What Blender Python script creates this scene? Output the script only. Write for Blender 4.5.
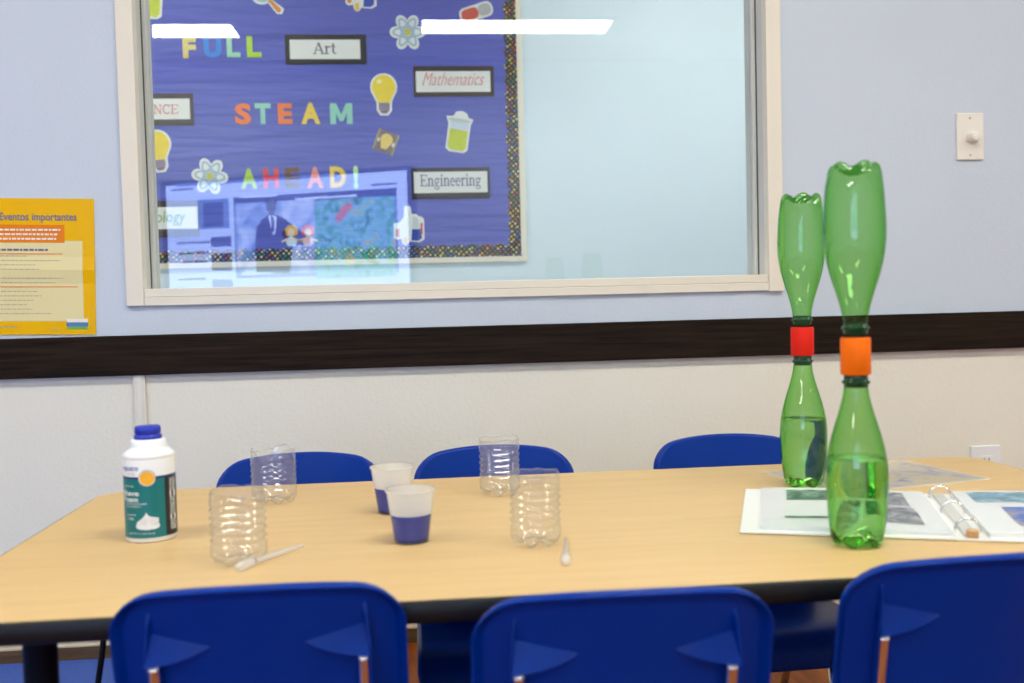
import bpy, bmesh, math, random
from mathutils import Vector, Matrix
random.seed(7)
PI = math.pi
scene = bpy.context.scene
C = scene.collection
for o in list(bpy.data.objects):
    bpy.data.objects.remove(o)

# ------------------------------------------------------------------ camera
EZ = 0.805                       # eye height above the floor (m)
YAW, PITCH, ROLL, FPX = 0.094, 0.043, -0.0251, 1000.0
cy_, sy_, cp_, sp_ = math.cos(YAW), math.sin(YAW), math.cos(PITCH), math.sin(PITCH)
CF = Vector((sy_*cp_, cy_*cp_, -sp_)); CR = Vector((cy_, -sy_, 0)); CU = CR.cross(CF)
cr_, sr_ = math.cos(ROLL), math.sin(ROLL)
CR, CU = cr_*CR + sr_*CU, -sr_*CR + cr_*CU
cam_data = bpy.data.cameras.new('camera')
cam = bpy.data.objects.new('camera', cam_data)
C.objects.link(cam)
M3 = Matrix((CR, CU, -CF)).transposed()
cam.matrix_world = Matrix.Translation((0, 0, EZ)) @ M3.to_4x4()
cam_data.sensor_width = 36.0
cam_data.lens = FPX*36.0/1024.0
cam_data.clip_start = 0.02
cam_data.dof.use_dof = True
cam_data.dof.focus_distance = 2.05
cam_data.dof.aperture_fstop = 4.5
scene.camera = cam

# ------------------------------------------------------------------ world, exposure
world = bpy.data.worlds.new('world'); scene.world = world
world.use_nodes = True
world.node_tree.nodes['Background'].inputs[0].default_value = (0.75, 0.85, 1.0, 1)
world.node_tree.nodes['Background'].inputs[1].default_value = 0.3
scene.view_settings.view_transform = 'Standard'
scene.view_settings.look = 'None'
scene.view_settings.gamma = 1.0
scene.view_settings.use_curve_mapping = False
scene.view_settings.exposure = 0.0
LIGHT_NEAR, LIGHT_FAR_ROOM, SCREEN = 25.0, 19.8, 6.4

# main planes of the place (metres)
YW = 2.354        # face of the wall with the window
YG = 2.432        # window glass
YB = 4.40         # wall of the next room, with the bulletin board
ZC = EZ + 1.75    # ceiling
ZT = 0.500        # table top
def on_plane(x, y, Y):
    r = CF + CR*((x-512)/FPX) - CU*((y-341.5)/FPX)
    k = Y/r.y
    return r.x*k, EZ + r.z*k

# ------------------------------------------------------------------ material helpers
MATS = {}
def new_mat(name):
    m = bpy.data.materials.new(name); m.use_nodes = True
    nt = m.node_tree
    return m, nt, nt.nodes['Principled BSDF'], nt.nodes['Material Output']
def N(nt, t, **kw):
    n = nt.nodes.new(t)
    for k, v in kw.items(): setattr(n, k, v)
    return n
def mat(name, col, rough=0.5, metal=0.0, var=0.0, bdist=0.002, scale=20.0, stretch=(1, 1, 1), bump=0.0, bscale=60.0, spec=0.5, coat=0.0, sss=0.0):
    """Principled material with procedural colour variation and relief."""
    if name in MATS: return MATS[name]
    m, nt, b, out = new_mat(name)
    b.inputs['Base Color'].default_value = (*col, 1)
    b.inputs['Roughness'].default_value = rough
    b.inputs['Metallic'].default_value = metal
    b.inputs['Specular IOR Level'].default_value = spec
    b.inputs['Coat Weight'].default_value = coat
    tc = N(nt, 'ShaderNodeTexCoord'); mp = N(nt, 'ShaderNodeMapping')
    mp.inputs['Scale'].default_value = stretch
    nt.links.new(tc.outputs['Object'], mp.inputs['Vector'])
    if var > 0:
        no = N(nt, 'ShaderNodeTexNoise'); no.inputs['Scale'].default_value = scale; no.inputs['Detail'].default_value = 5
        nt.links.new(mp.outputs[0], no.inputs['Vector'])
        mx = N(nt, 'ShaderNodeMix', data_type='RGBA')
        mx.inputs[6].default_value = (*[c*(1-var) for c in col], 1)
        mx.inputs[7].default_value = (*[min(1, c*(1+var)) for c in col], 1)
        nt.links.new(no.outputs['Fac'], mx.inputs[0]); nt.links.new(mx.outputs[2], b.inputs['Base Color'])
    if bump > 0:
        nb = N(nt, 'ShaderNodeTexNoise'); nb.inputs['Scale'].default_value = bscale; nb.inputs['Detail'].default_value = 3
        nt.links.new(mp.outputs[0], nb.inputs['Vector'])
        bp = N(nt, 'ShaderNodeBump'); bp.inputs['Strength'].default_value = bump; bp.inputs['Distance'].default_value = bdist
        nt.links.new(nb.outputs['Fac'], bp.inputs['Height']); nt.links.new(bp.outputs[0], b.inputs['Normal'])
    MATS[name] = m
    return m
def wood(name, c1, c2, rough, stretch, scale=6.0, bump=0.15, coat=0.0, spec=0.5):
    if name in MATS: return MATS[name]
    m, nt, b, out = new_mat(name)
    tc = N(nt, 'ShaderNodeTexCoord'); mp = N(nt, 'ShaderNodeMapping'); mp.inputs['Scale'].default_value = stretch
    oi = N(nt, 'ShaderNodeObjectInfo'); ad = N(nt, 'ShaderNodeVectorMath', operation='ADD')
    sc = N(nt, 'ShaderNodeVectorMath', operation='SCALE'); sc.inputs['Scale'].default_value = 13.7
    cmb = N(nt, 'ShaderNodeCombineXYZ')
    for i in range(3): nt.links.new(oi.outputs['Random'], cmb.inputs[i])
    nt.links.new(cmb.outputs[0], sc.inputs[0])
    nt.links.new(tc.outputs['Object'], mp.inputs['Vector']); nt.links.new(mp.outputs[0], ad.inputs[0]); nt.links.new(sc.outputs[0], ad.inputs[1])
    n1 = N(nt, 'ShaderNodeTexNoise'); n1.inputs['Scale'].default_value = scale; n1.inputs['Detail'].default_value = 8; n1.inputs['Roughness'].default_value = 0.65
    nt.links.new(ad.outputs[0], n1.inputs['Vector'])
    rp = N(nt, 'ShaderNodeValToRGB')
    rp.color_ramp.elements[0].position = 0.32; rp.color_ramp.elements[0].color = (*c1, 1)
    rp.color_ramp.elements[1].position = 0.68; rp.color_ramp.elements[1].color = (*c2, 1)
    nt.links.new(n1.outputs['Fac'], rp.inputs[0]); nt.links.new(rp.outputs[0], b.inputs['Base Color'])
    b.inputs['Roughness'].default_value = rough; b.inputs['Coat Weight'].default_value = coat; b.inputs['Specular IOR Level'].default_value = spec
    if bump:
        bp = N(nt, 'ShaderNodeBump'); bp.inputs['Strength'].default_value = bump; bp.inputs['Distance'].default_value = 0.001
        nt.links.new(n1.outputs['Fac'], bp.inputs['Height']); nt.links.new(bp.outputs[0], b.inputs['Normal'])
    MATS[name] = m
    return m
def emit(name, col, strength):
    if name in MATS: return MATS[name]
    m, nt, b, out = new_mat(name)
    nt.nodes.remove(b)
    e = N(nt, 'ShaderNodeEmission'); e.inputs[0].default_value = (*col, 1); e.inputs[1].default_value = strength
    nt.links.new(e.outputs[0], out.inputs[0]); MATS[name] = m
    return m
def film(name, tint, f0=0.04, rough=0.02, absorb=True, haze=0.0, hazecol=(0.9, 0.9, 0.9)):
    """Thin clear sheet: what passes is tinted by the length of the path through the wall, the rest mirrors (Schlick)."""
    if name in MATS: return MATS[name]
    m, nt, b, out = new_mat(name); nt.nodes.remove(b)
    g = N(nt, 'ShaderNodeNewGeometry')
    dt = N(nt, 'ShaderNodeVectorMath', operation='DOT_PRODUCT')
    nt.links.new(g.outputs['Normal'], dt.inputs[0]); nt.links.new(g.outputs['Incoming'], dt.inputs[1])
    ab = N(nt, 'ShaderNodeMath', operation='ABSOLUTE'); nt.links.new(dt.outputs['Value'], ab.inputs[0])
    iv = N(nt, 'ShaderNodeMath', operation='SUBTRACT'); iv.inputs[0].default_value = 1.0; nt.links.new(ab.outputs[0], iv.inputs[1])
    p5 = N(nt, 'ShaderNodeMath', operation='POWER'); p5.inputs[1].default_value = 5.0; nt.links.new(iv.outputs[0], p5.inputs[0])
    fr = N(nt, 'ShaderNodeMath', operation='MULTIPLY_ADD'); fr.inputs[1].default_value = 1-f0; fr.inputs[2].default_value = f0
    nt.links.new(p5.outputs[0], fr.inputs[0])
    tr = N(nt, 'ShaderNodeBsdfTransparent'); gl = N(nt, 'ShaderNodeBsdfGlossy'); gl.inputs['Roughness'].default_value = rough
    if absorb:
        # light inside the wall is bent towards the normal: cos_t = sqrt(1-(1-c^2)/n^2)
        c2 = N(nt, 'ShaderNodeMath', operation='MULTIPLY'); nt.links.new(ab.outputs[0], c2.inputs[0]); nt.links.new(ab.outputs[0], c2.inputs[1])
        ma = N(nt, 'ShaderNodeMath', operation='MULTIPLY_ADD'); ma.inputs[1].default_value = 0.9; ma.inputs[2].default_value = 0.1; nt.links.new(c2.outputs[0], ma.inputs[0])
        sq = N(nt, 'ShaderNodeMath', operation='SQRT'); nt.links.new(ma.outputs[0], sq.inputs[0])
        ex = N(nt, 'ShaderNodeMath', operation='DIVIDE'); ex.inputs[0].default_value = 1.0; nt.links.new(sq.outputs[0], ex.inputs[1])
        cb = N(nt, 'ShaderNodeCombineColor')
        for i in range(3):
            pw = N(nt, 'ShaderNodeMath', operation='POWER'); pw.inputs[0].default_value = tint[i]
            nt.links.new(ex.outputs[0], pw.inputs[1]); nt.links.new(pw.outputs[0], cb.inputs[i])
        nt.links.new(cb.outputs[0], tr.inputs[0])
    else:
        tr.inputs[0].default_value = (*tint, 1)
    body = tr.outputs[0]
    if haze > 0:
        di = N(nt, 'ShaderNodeBsdfDiffuse'); di.inputs[0].default_value = (*hazecol, 1)
        tl = N(nt, 'ShaderNodeBsdfTranslucent'); tl.inputs[0].default_value = (*hazecol, 1)
        h1 = N(nt, 'ShaderNodeMixShader'); h1.inputs[0].default_value = 0.5
        nt.links.new(di.outputs[0], h1.inputs[1]); nt.links.new(tl.outputs[0], h1.inputs[2])
        h2 = N(nt, 'ShaderNodeMixShader'); h2.inputs[0].default_value = haze
        nt.links.new(body, h2.inputs[1]); nt.links.new(h1.outputs[0], h2.inputs[2]); body = h2.outputs[0]
    mx = N(nt, 'ShaderNodeMixShader')
    nt.links.new(fr.outputs[0], mx.inputs[0]); nt.links.new(body, mx.inputs[1]); nt.links.new(gl.outputs[0], mx.inputs[2])
    nt.links.new(mx.outputs[0], out.inputs[0]); MATS[name] = m
    return m
def liquid(name, col, ior=1.33):
    if name in MATS: return MATS[name]
    m, nt, b, out = new_mat(name)
    b.inputs['Base Color'].default_value = (*col, 1); b.inputs['Transmission Weight'].default_value = 1.0
    b.inputs['IOR'].default_value = ior; b.inputs['Roughness'].default_value = 0.0
    MATS[name] = m
    return m

# ------------------------------------------------------------------ mesh helpers
def link(name, me, m, parent=None, smooth=False):
    if m is not None and not me.materials: me.materials.append(m)
    if smooth:
        for p in me.polygons: p.use_smooth = True
    o = bpy.data.objects.new(name, me); C.objects.link(o)
    if parent is not None: o.parent = parent
    return o
def raw(name, vs, fs, m, parent=None, smooth=False):
    me = bpy.data.meshes.new(name); me.from_pydata([tuple(v) for v in vs], [], fs); me.validate(); me.update()
    return link(name, me, m, parent, smooth)
def box(name, x0, x1, y0, y1, z0, z1, m, parent=None, bevel=0.0, seg=2):
    bm = bmesh.new()
    bmesh.ops.create_cube(bm, size=1)
    for v in bm.verts:
        v.co = Vector(((x0+x1)/2 + v.co.x*(x1-x0), (y0+y1)/2 + v.co.y*(y1-y0), (z0+z1)/2 + v.co.z*(z1-z0)))
    if bevel > 0: bmesh.ops.bevel(bm, geom=bm.edges[:], offset=bevel, segments=seg, affect='EDGES', profile=0.5)
    me = bpy.data.meshes.new(name); bm.to_mesh(me); bm.free()
    return link(name, me, m, parent)
def lathe(name, prof, m, parent=None, seg=48, cap=(False, False), fn=None, at=(0, 0, 0)):
    vs, fs = [], []
    n = len(prof)
    for i, (r, z) in enumerate(prof):
        for k in range(seg):
            a = 2*PI*k/seg
            rr, zz = fn(r, z, a, i) if fn else (r, z)
            vs.append((at[0]+rr*math.cos(a), at[1]+rr*math.sin(a), at[2]+zz))
    for i in range(n-1):
        for k in range(seg):
            k2 = (k+1) % seg
            fs.append((i*seg+k, i*seg+k2, (i+1)*seg+k2, (i+1)*seg+k))
    if cap[0]: fs.append(tuple(reversed(range(seg))))
    if cap[1]: fs.append(tuple((n-1)*seg+k for k in range(seg)))
    return raw(name, vs, fs, m, parent, True)
def tube(name, pts, r, m, parent=None, seg=12, radii=None, cap=True):
    pts = [Vector(p) for p in pts]; vs, fs = [], []
    up = Vector((0.123, 0.31, 0.94)).normalized()
    for i, p in enumerate(pts):
        t = (pts[min(i+1, len(pts)-1)] - pts[max(i-1, 0)]).normalized()
        a = t.cross(up).normalized(); b2 = a.cross(t).normalized(); up = b2
        rr = radii[i] if radii else r
        for k in range(seg):
            an = 2*PI*k/seg
            vs.append(p + a*math.cos(an)*rr + b2*math.sin(an)*rr)
    for i in range(len(pts)-1):
        for k in range(seg):
            k2 = (k+1) % seg
            fs.append((i*seg+k, (i+1)*seg+k, (i+1)*seg+k2, i*seg+k2))
    if cap:
        fs.append(tuple(range(seg))); fs.append(tuple(reversed([(len(pts)-1)*seg+k for k in range(seg)])))
    return raw(name, vs, fs, m, parent, True)
def smooth_path(pts, n=6):
    """Catmull-Rom through the points."""
    pts = [Vector(p) for p in pts]; out = []
    for i in range(len(pts)-1):
        p0 = pts[max(i-1, 0)]; p1 = pts[i]; p2 = pts[i+1]; p3 = pts[min(i+2, len(pts)-1)]
        for k in range(n):
            t = k/n
            out.append(0.5*((2*p1) + (p2-p0)*t + (2*p0-5*p1+4*p2-p3)*t*t + (3*p1-p0-3*p2+p3)*t**3))
    out.append(pts[-1])
    return out
def plate(name, pts, y, th, m, parent=None):
    """Flat cut-out in the XZ plane facing -y, its back at y, th thick."""
    n = len(pts)
    area = sum(pts[i][0]*pts[(i+1) % n][1]-pts[(i+1) % n][0]*pts[i][1] for i in range(n))
    if area < 0: pts = pts[::-1]
    vs = [(x, y-th, z) for x, z in pts] + [(x, y, z) for x, z in pts]
    fs = [tuple(range(n)), tuple(reversed(range(n, 2*n)))] + [(i, i+n, (i+1) % n+n, (i+1) % n) for i in range(n)]
    return raw(name, vs, fs, m, parent)
def rect(x0, x1, z0, z1): return [(x0, z0), (x1, z0), (x1, z1), (x0, z1)]
def ell(cx, cz, rx, rz, n=24, a0=0.0): return [(cx+rx*math.cos(a0+2*PI*i/n), cz+rz*math.sin(a0+2*PI*i/n)) for i in range(n)]
def rrect(x0, x1, z0, z1, r, n=5):
    out = []
    for cx, cz, a in ((x1-r, z1-r, 0), (x0+r, z1-r, PI/2), (x0+r, z0+r, PI), (x1-r, z0+r, 1.5*PI)):
        for i in range(n+1):
            t = a+PI/2*i/n; out.append((cx+r*math.cos(t), cz+r*math.sin(t)))
    return out
def tag(o, label=None, cat=None, group=None, kind=None):
    if label: o['label'] = label
    if cat: o['category'] = cat
    if group: o['group'] = group
    if kind: o['kind'] = kind
    return o
def thing(name, label, cat, loc=(0, 0, 0), rz=0.0, group=None):
    o = bpy.data.objects.new(name, None); C.objects.link(o); o.empty_display_size = 0.05
    o.location = loc; o.rotation_euler = (0, 0, rz)
    return tag(o, label, cat, group)
def dup(root, label, loc, rz):
    def cp(o, par):
        c = o.copy(); C.objects.link(c); c.parent = par
        for ch in o.children: cp(ch, c)
        return c
    r = cp(root, None); r.location = loc; r.rotation_euler = (0, 0, rz); r['label'] = label
    return r
def struct(o): o['kind'] = 'structure'; return o
def text_mesh(s, size, shear=0.0, bold=0.0, space=1.0, align='LEFT', extrude=0.0):
    """Vertices (x right, y up) and faces of a line of lettering."""
    cu = bpy.data.curves.new('txt', 'FONT'); cu.body = s; cu.size = size; cu.shear = shear; cu.offset = bold
    cu.space_character = space; cu.align_x = align; cu.resolution_u = 3; cu.extrude = extrude; cu.fill_mode = 'FRONT' if extrude == 0 else 'BOTH'
    ob = bpy.data.objects.new('txt', cu); C.objects.link(ob)
    bpy.context.view_layer.update()
    me = bpy.data.meshes.new_from_object(ob.evaluated_get(bpy.context.evaluated_depsgraph_get()))
    vs = [v.co.copy() for v in me.vertices]; fs = [tuple(p.vertices) for p in me.polygons]
    bpy.data.objects.remove(ob); bpy.data.curves.remove(cu); bpy.data.meshes.remove(me)
    return vs, fs
def fit_text(vs, x0, x1, z0, z1):
    a0 = min(v.x for v in vs); a1 = max(v.x for v in vs); b0 = min(v.y for v in vs); b1 = max(v.y for v in vs)
    return [((v.x-a0)/(a1-a0)*(x1-x0)+x0, (v.y-b0)/(b1-b0)*(z1-z0)+z0, v.z) for v in vs]

# ------------------------------------------------------------------ materials
WALL_BLUE = mat('wall_paint_pale_blue', (0.61, 0.665, 0.745), 0.62, var=0.025, scale=3, bump=0.25, bscale=160)
WALL_CREAM = mat('wall_paint_cream', (0.87, 0.815, 0.69), 0.6, var=0.02, scale=4, bump=0.4, bscale=110)
WALL_NEXT = mat('wall_paint_next_room', (0.74, 0.85, 0.93), 0.7, var=0.02, scale=3, bump=0.1, bscale=120)
CEIL = mat('ceiling_white', (0.74, 0.74, 0.73), 0.8, bump=0.3, bscale=200, var=0.02)
CREAM = mat('frame_cream_enamel', (0.85, 0.775, 0.64), 0.4, var=0.02, scale=8)
ALU = mat('frame_grey_enamel', (0.66, 0.66, 0.62), 0.45, var=0.03, scale=10)
GASKET = mat('gasket_dark', (0.12, 0.12, 0.08), 0.7, var=0.1)
RAIL = wood('rail_espresso_wood', (0.008, 0.005, 0.004), (0.030, 0.018, 0.011), 0.5, (0.6, 8, 14), 8, 0.4, 0.0, 0.08)
FLOORW = wood('floor_wood', (0.13, 0.030, 0.005), (0.33, 0.095, 0.018), 0.4, (10, 0.9, 10), 5, 0.1, 0.0, 0.1)
BASEW = wood('baseboard_wood', (0.07, 0.035, 0.012), (0.16, 0.09, 0.035), 0.4, (1, 8, 10), 7, 0.1)
MAPLE = wood('maple_laminate', (0.66, 0.430, 0.175), (0.72, 0.488, 0.218), 0.42, (1.2, 14, 10), 3.5, 0.02)
BLACKP = mat('black_vinyl_edge', (0.008, 0.008, 0.009), 0.4, var=0.1, spec=0.25)
BLACKM = mat('black_painted_steel', (0.006, 0.006, 0.007), 0.45, var=0.1, spec=0.2)
CHAIRB = mat('chair_blue_plastic', (0.0, 0.030, 0.26), 0.32, spec=0.14, var=0.06, scale=30, bump=0.12, bscale=900)
CHROME = mat('chrome', (0.82, 0.80, 0.78), 0.12, metal=1.0, var=0.02)
RUBBER = mat('grey_rubber', (0.2, 0.2, 0.2), 0.7, var=0.1)
RUG = mat('rug_blue_pile', (0.05, 0.11, 0.42), 0.95, var=0.25, scale=220, bump=1.0, bscale=500)
PLATE = mat('ivory_plastic', (0.86, 0.80, 0.70), 0.4, var=0.01)
WHITEP = mat('white_plastic', (0.86, 0.86, 0.85), 0.35, var=0.01)
GLASS = film('window_glass', (0.97, 0.985, 0.98), 0.062, 0.0, absorb=False)

# ------------------------------------------------------------------ the room
X0, X1, YBACK = -3.3, 4.2, -2.6
WX0, WX1, WZ0, WZ1 = -0.618, 0.848, EZ+0.022, EZ+1.28     # clear opening of the window
def build_front_wall():
    y0, y1 = YW, YW+0.15
    zs = EZ-0.108
    def ring(bm_v, bm_f, y, flip):
        b = len(bm_v)
        for p in ((X0, 0), (X1, 0), (X1, zs), (X0, zs), (X0, WZ0), (X1, WZ0), (WX0, WZ0), (WX1, WZ0), (WX0, WZ1), (WX1, WZ1), (X0, WZ1), (X1, WZ1), (X0, ZC), (X1, ZC)):
            bm_v.append((p[0], y, p[1]))
        q = [(0, 1, 2, 3), (3, 2, 5, 7, 6, 4), (4, 6, 8, 10), (7, 5, 11, 9), (10, 8, 9, 11, 13, 12)]
        for f in q: bm_f.append(tuple(b+i for i in (reversed(f) if flip else f)))
    vs, fs = [], []
    ring(vs, fs, y0, False); ring(vs, fs, y1, True)
    for a, b2 in ((6, 7), (7, 9), (9, 8), (8, 6)): fs.append((a, b2, b2+14, a+14))
    o = raw('wall_front', vs, fs, WALL_BLUE)
    o.data.materials.append(WALL_CREAM); o.data.materials.append(WALL_NEXT)
    for i, p in enumerate(o.data.polygons):
        p.material_index = 1 if i == 0 else (2 if 5 <= i <= 9 else 0)
    return struct(o)
build_front_wall()
fl = struct(box('floor', X0, X1, YBACK, YW, -0.06, -0.012, mat('subfloor_dark', (0.05, 0.02, 0.01), 0.9, var=0.1)))
struct(box('ceiling', X0, X1, YBACK, YB, ZC, ZC+0.05, CEIL))
struct(box('wall_left', X0-0.1, X0, YBACK, YB, 0, ZC, WALL_BLUE))
struct(box('wall_right', X1, X1+0.1, YBACK, YB, 0, ZC, WALL_BLUE))
struct(box('wall_back', X0, X1, YBACK-0.1, YBACK, 0, ZC, WALL_BLUE))
struct(box('wall_next_room', X0, X1, YB, YB+0.1, 0, ZC, WALL_NEXT))
struct(box('floor_next_room', X0, X1, YW+0.15, YB, -0.06, 0.0, mat('floor_next_room_grey', (0.45, 0.43, 0.40), 0.6, var=0.1, scale=30)))
# floor planks, running towards the wall
pw, pl = 0.125, 1.22
plank_me = None
rows = int((X1-X0)/pw)
for i in range(rows):
    x = X0 + (i+0.5)*pw + 0.04
    off = random.random()*pl
    near = -1.3 < x < 2.2
    y = YW - 0.012
    first = True
    while y > (-0.6 if near else YBACK):
        ln = off if first else (pl if near else 6.0)
        first = False
        if ln < 0.15: continue
        lo = max(y-ln, YBACK)
        if plank_me is None:
            o = box('floor_plank', -pw/2+0.0008, pw/2-0.0008, 0, 1, -0.012, 0.0, FLOORW, fl, 0.0)
            plank_me = o.data
        else:
            o = bpy.data.objects.new('floor_plank', plank_me); C.objects.link(o); o.parent = fl
        o.location = (x, lo+0.0008, 0); o.scale = (1, y-lo-0.0016, 1)
        y = lo
    if near and y > YBACK:
        o = bpy.data.objects.new('floor_plank', plank_me); C.objects.link(o); o.parent = fl
        o.location = (x, YBACK, 0); o.scale = (1, y-YBACK-0.0016, 1)
bb = struct(box('baseboard_front', X0, X1, YW-0.014, YW, 0.0, 0.033, BASEW))
box('top_highlight', X0, X1, YW-0.016, YW, 0.0332, 0.0395, mat('baseboard_highlight_tan', (0.62, 0.5, 0.34), 0.4, var=0.1, scale=20), bb, 0.002)  # highlight along the baseboard's top edge, painted as a tan strip

# chair rail (dark wood board) across the wall
rz0, rz1 = EZ-0.1530, EZ-0.0622
struct(box('trim_1', X0, X1, YW-0.019, YW, rz0, rz1, RAIL, None, 0.002))

# ------------------------------------------------------------------ window
wn = bpy.data.objects.new('window_1', None); C.objects.link(wn); wn['kind'] = 'structure'
wn.location = (0, 0, 0)
cw = 0.037
ft = 0.012
box('casing', WX0-cw, WX0+0.0015, YW-ft, YW+0.02, EZ+0.004, WZ1+cw, CREAM, wn, 0.0015)
box('casing', WX1-0.0015, WX1+cw-0.002, YW-ft, YW+0.02, EZ+0.0015, WZ1+cw, CREAM, wn, 0.0015)
box('casing', WX0+0.0017, WX1-0.0017, YW-ft+0.002, YW+0.02, EZ+0.0035, EZ+0.0230, CREAM, wn, 0.0015)
box('sill_strip', WX0+0.0017, WX1-0.0017, YW-ft+0.004, YW+0.05, EZ+0.0235, EZ+0.0425, CREAM, wn, 0.0015)
box('casing', WX0-0.0, WX1+0.0, YW-ft, YW+0.02, WZ1, WZ1+cw, CREAM, wn, 0.0015)
JZ0 = EZ+0.0425
box('jamb', WX0-0.004, WX0+0.0008, YW+0.0205, YW+0.145, JZ0-0.02, WZ1, ALU, wn)
box('jamb', WX1-0.0008, WX1+0.004, YW+0.0205, YW+0.145, JZ0-0.02, WZ1, ALU, wn)
box('jamb', WX0+0.0008, WX1-0.0008, YW+0.0505, YW+0.145, JZ0-0.03, JZ0-0.004, ALU, wn)
box('jamb', WX0+0.0008, WX1-0.0008, YW+0.0205, YW+0.145, WZ1-0.012, WZ1, ALU, wn)
for s, xx in ((1, WX0+0.0008), (-1, WX1-0.0008)):
    box('glazing_stop', min(xx, xx+s*0.0115), max(xx, xx+s*0.0115), YG-0.016, YG-0.0035, JZ0-0.004, WZ1-0.012, ALU, wn, 0.002)
    box('gasket', min(xx, xx+s*0.0025), max(xx, xx+s*0.0025), YG-0.020, YG-0.0162, JZ0-0.004, WZ1-0.012, GASKET, wn)
    box('glazing_stop', min(xx, xx+s*0.0115), max(xx, xx+s*0.0115), YG+0.0035, YG+0.016, JZ0-0.004, WZ1-0.012, ALU, wn, 0.002)
box('pane', WX0+0.001, WX1-0.001, YG-0.003, YG+0.003, JZ0-0.0035, WZ1-0.0125, GLASS, wn)

# ------------------------------------------------------------------ ceiling lights
def ceiling_light(x0, x1, y0, y1, label, strength):
    t = thing('ceiling_light', label, 'light', ((x0+x1)/2, (y0+y1)/2, ZC), 0, 'long fluorescent ceiling lights')
    hx, hy = (x1-x0)/2, (y1-y0)/2
    w = 0.025
    for a, b2, c, d in ((-hx-w, hx+w, -hy-w, -hy), (-hx-w, hx+w, hy, hy+w), (-hx-w, -hx, -hy, hy), (hx, hx+w, -hy, hy)):
        box('frame', a, b2, c, d, -0.018, 0.0, WHITEP, t)
    box('diffuser', -hx, hx, -hy, hy, -0.012, -0.001, emit('lamp_diffuser_%g' % strength, (0.975, 0.985, 0.90), strength), t)
    return t
ceiling_light(0.085, 1.285, -1.74, -1.42, 'lit fluorescent panel mirrored in the window right of the word FULL', LIGHT_NEAR)
ceiling_light(-2.29, -1.09, -1.84, -1.52, 'lit fluorescent panel mirrored in the window above the word FULL', LIGHT_NEAR)
ceiling_light(0.085, 1.285, 0.55, 0.87, 'lit fluorescent ceiling panel above the right half of the table', LIGHT_NEAR)
ceiling_light(-2.29, -1.09, 0.55, 0.87, 'lit fluorescent ceiling panel left of the table', LIGHT_NEAR)
ceiling_light(2.46, 3.66, 0.55, 0.87, 'added fluorescent ceiling panel right of the table, brightening the right wall', LIGHT_NEAR)  # unseen lamp, added to even out the light towards the right wall
ceiling_light(2.46, 3.66, -1.79, -1.47, 'added fluorescent ceiling panel at the back right, brightening the right wall', LIGHT_NEAR)  # second unseen lamp of the added right-hand column
ceiling_light(0.75, 1.95, 3.25, 3.57, 'lit fluorescent ceiling panel in the room behind the window', LIGHT_FAR_ROOM)
ceiling_light(-1.75, -0.55, 3.25, 3.57, 'lit ceiling panel in the next room before the bulletin board', LIGHT_FAR_ROOM)

# ------------------------------------------------------------------ table
TX0, TX1, TY0, TY1 = -0.529, 0.995, 1.008, 1.712
def table():
    cx, cy = (TX0+TX1)/2, (TY0+TY1)/2
    t = thing('activity_table', 'low maple laminate table with a thick black edge', 'table', (cx, cy, 0))
    hx, hy = (TX1-TX0)/2, (TY1-TY0)/2
    def loop(d, n=10): return rrect(-hx+d, hx-d, -hy+d, hy-d, 0.05-d*0.9, n)
    th = 0.0235
    inner = loop(0.0035); n = len(inner)
    vs = [(x, y, ZT) for x, y in inner] + [(x, y, ZT-th+0.002) for x, y in inner]
    fs = [tuple(range(n)), tuple(reversed(range(n, 2*n)))] + [(i, i+n, (i+1) % n+n, (i+1) % n)[::-1] for i in range(n)]
    raw('tabletop', vs, fs, MAPLE, t)
    prof = [(0.0035, ZT), (0.0012, ZT-0.0006), (0.0, ZT-0.003), (-0.0015, ZT-0.010), (-0.0015, ZT-0.017), (0.0, ZT-0.0215), (0.002, ZT-th), (0.012, ZT-th), (0.012, ZT-th+0.0015)]
    vs, fs = [], []
    for d, z in prof: vs += [(x, y, z) for x, y in loop(d)]
    for k in range(len(prof)-1):
        for i in range(n):
            j = (i+1) % n; fs.append((k*n+i, (k+1)*n+i, (k+1)*n+j, k*n+j))
    raw('edge_band', vs, fs, BLACKP, t, True)
    zb = ZT-th
    box('apron', -hx+0.14, hx-0.14, -hy+0.065, -hy+0.09, zb-0.010, zb, BLACKM, t)
    box('apron', -hx+0.14, hx-0.14, hy-0.09, hy-0.065, zb-0.010, zb, BLACKM, t)
    for sx in (-1, 1):
        for sy in (-1, 1):
            lx, ly = sx*(hx-0.126), sy*(hy-0.052-0.016)
            lg = lathe('leg', [(0.0165, 0.02), (0.0165, 0.18), (0.0170, 0.182), (0.0170, zb-0.004), (0.03, zb-0.004), (0.03, zb)], BLACKM, t, 20, (True, True), at=(lx, ly, 0))
            lathe('foot_glide', [(0.012, 0.0), (0.0185, 0.003), (0.0185, 0.018), (0.012, 0.02)], RUBBER, lg, 16, (True, True), at=(lx, ly, 0))
            if sy > 0:
                tube('brace', [(lx-sx*0.006, ly-0.012, 0.08), (lx+sx*0.118, ly-0.04, 0.26), (lx+sx*0.10, ly-0.05, zb)] if False else
                     [(sx*(hx+0.010), ly-0.03, 0.10), (sx*(hx-0.018), ly-0.03, 0.26), (sx*(hx-0.050), ly-0.03, zb)], 0.0048, BLACKM, t, 10)
                tube('brace', [(sx*(hx+0.010), ly-0.03, 0.10), (lx, ly, 0.06)], 0.0048, BLACKM, t, 10)
    return t
table()

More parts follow.
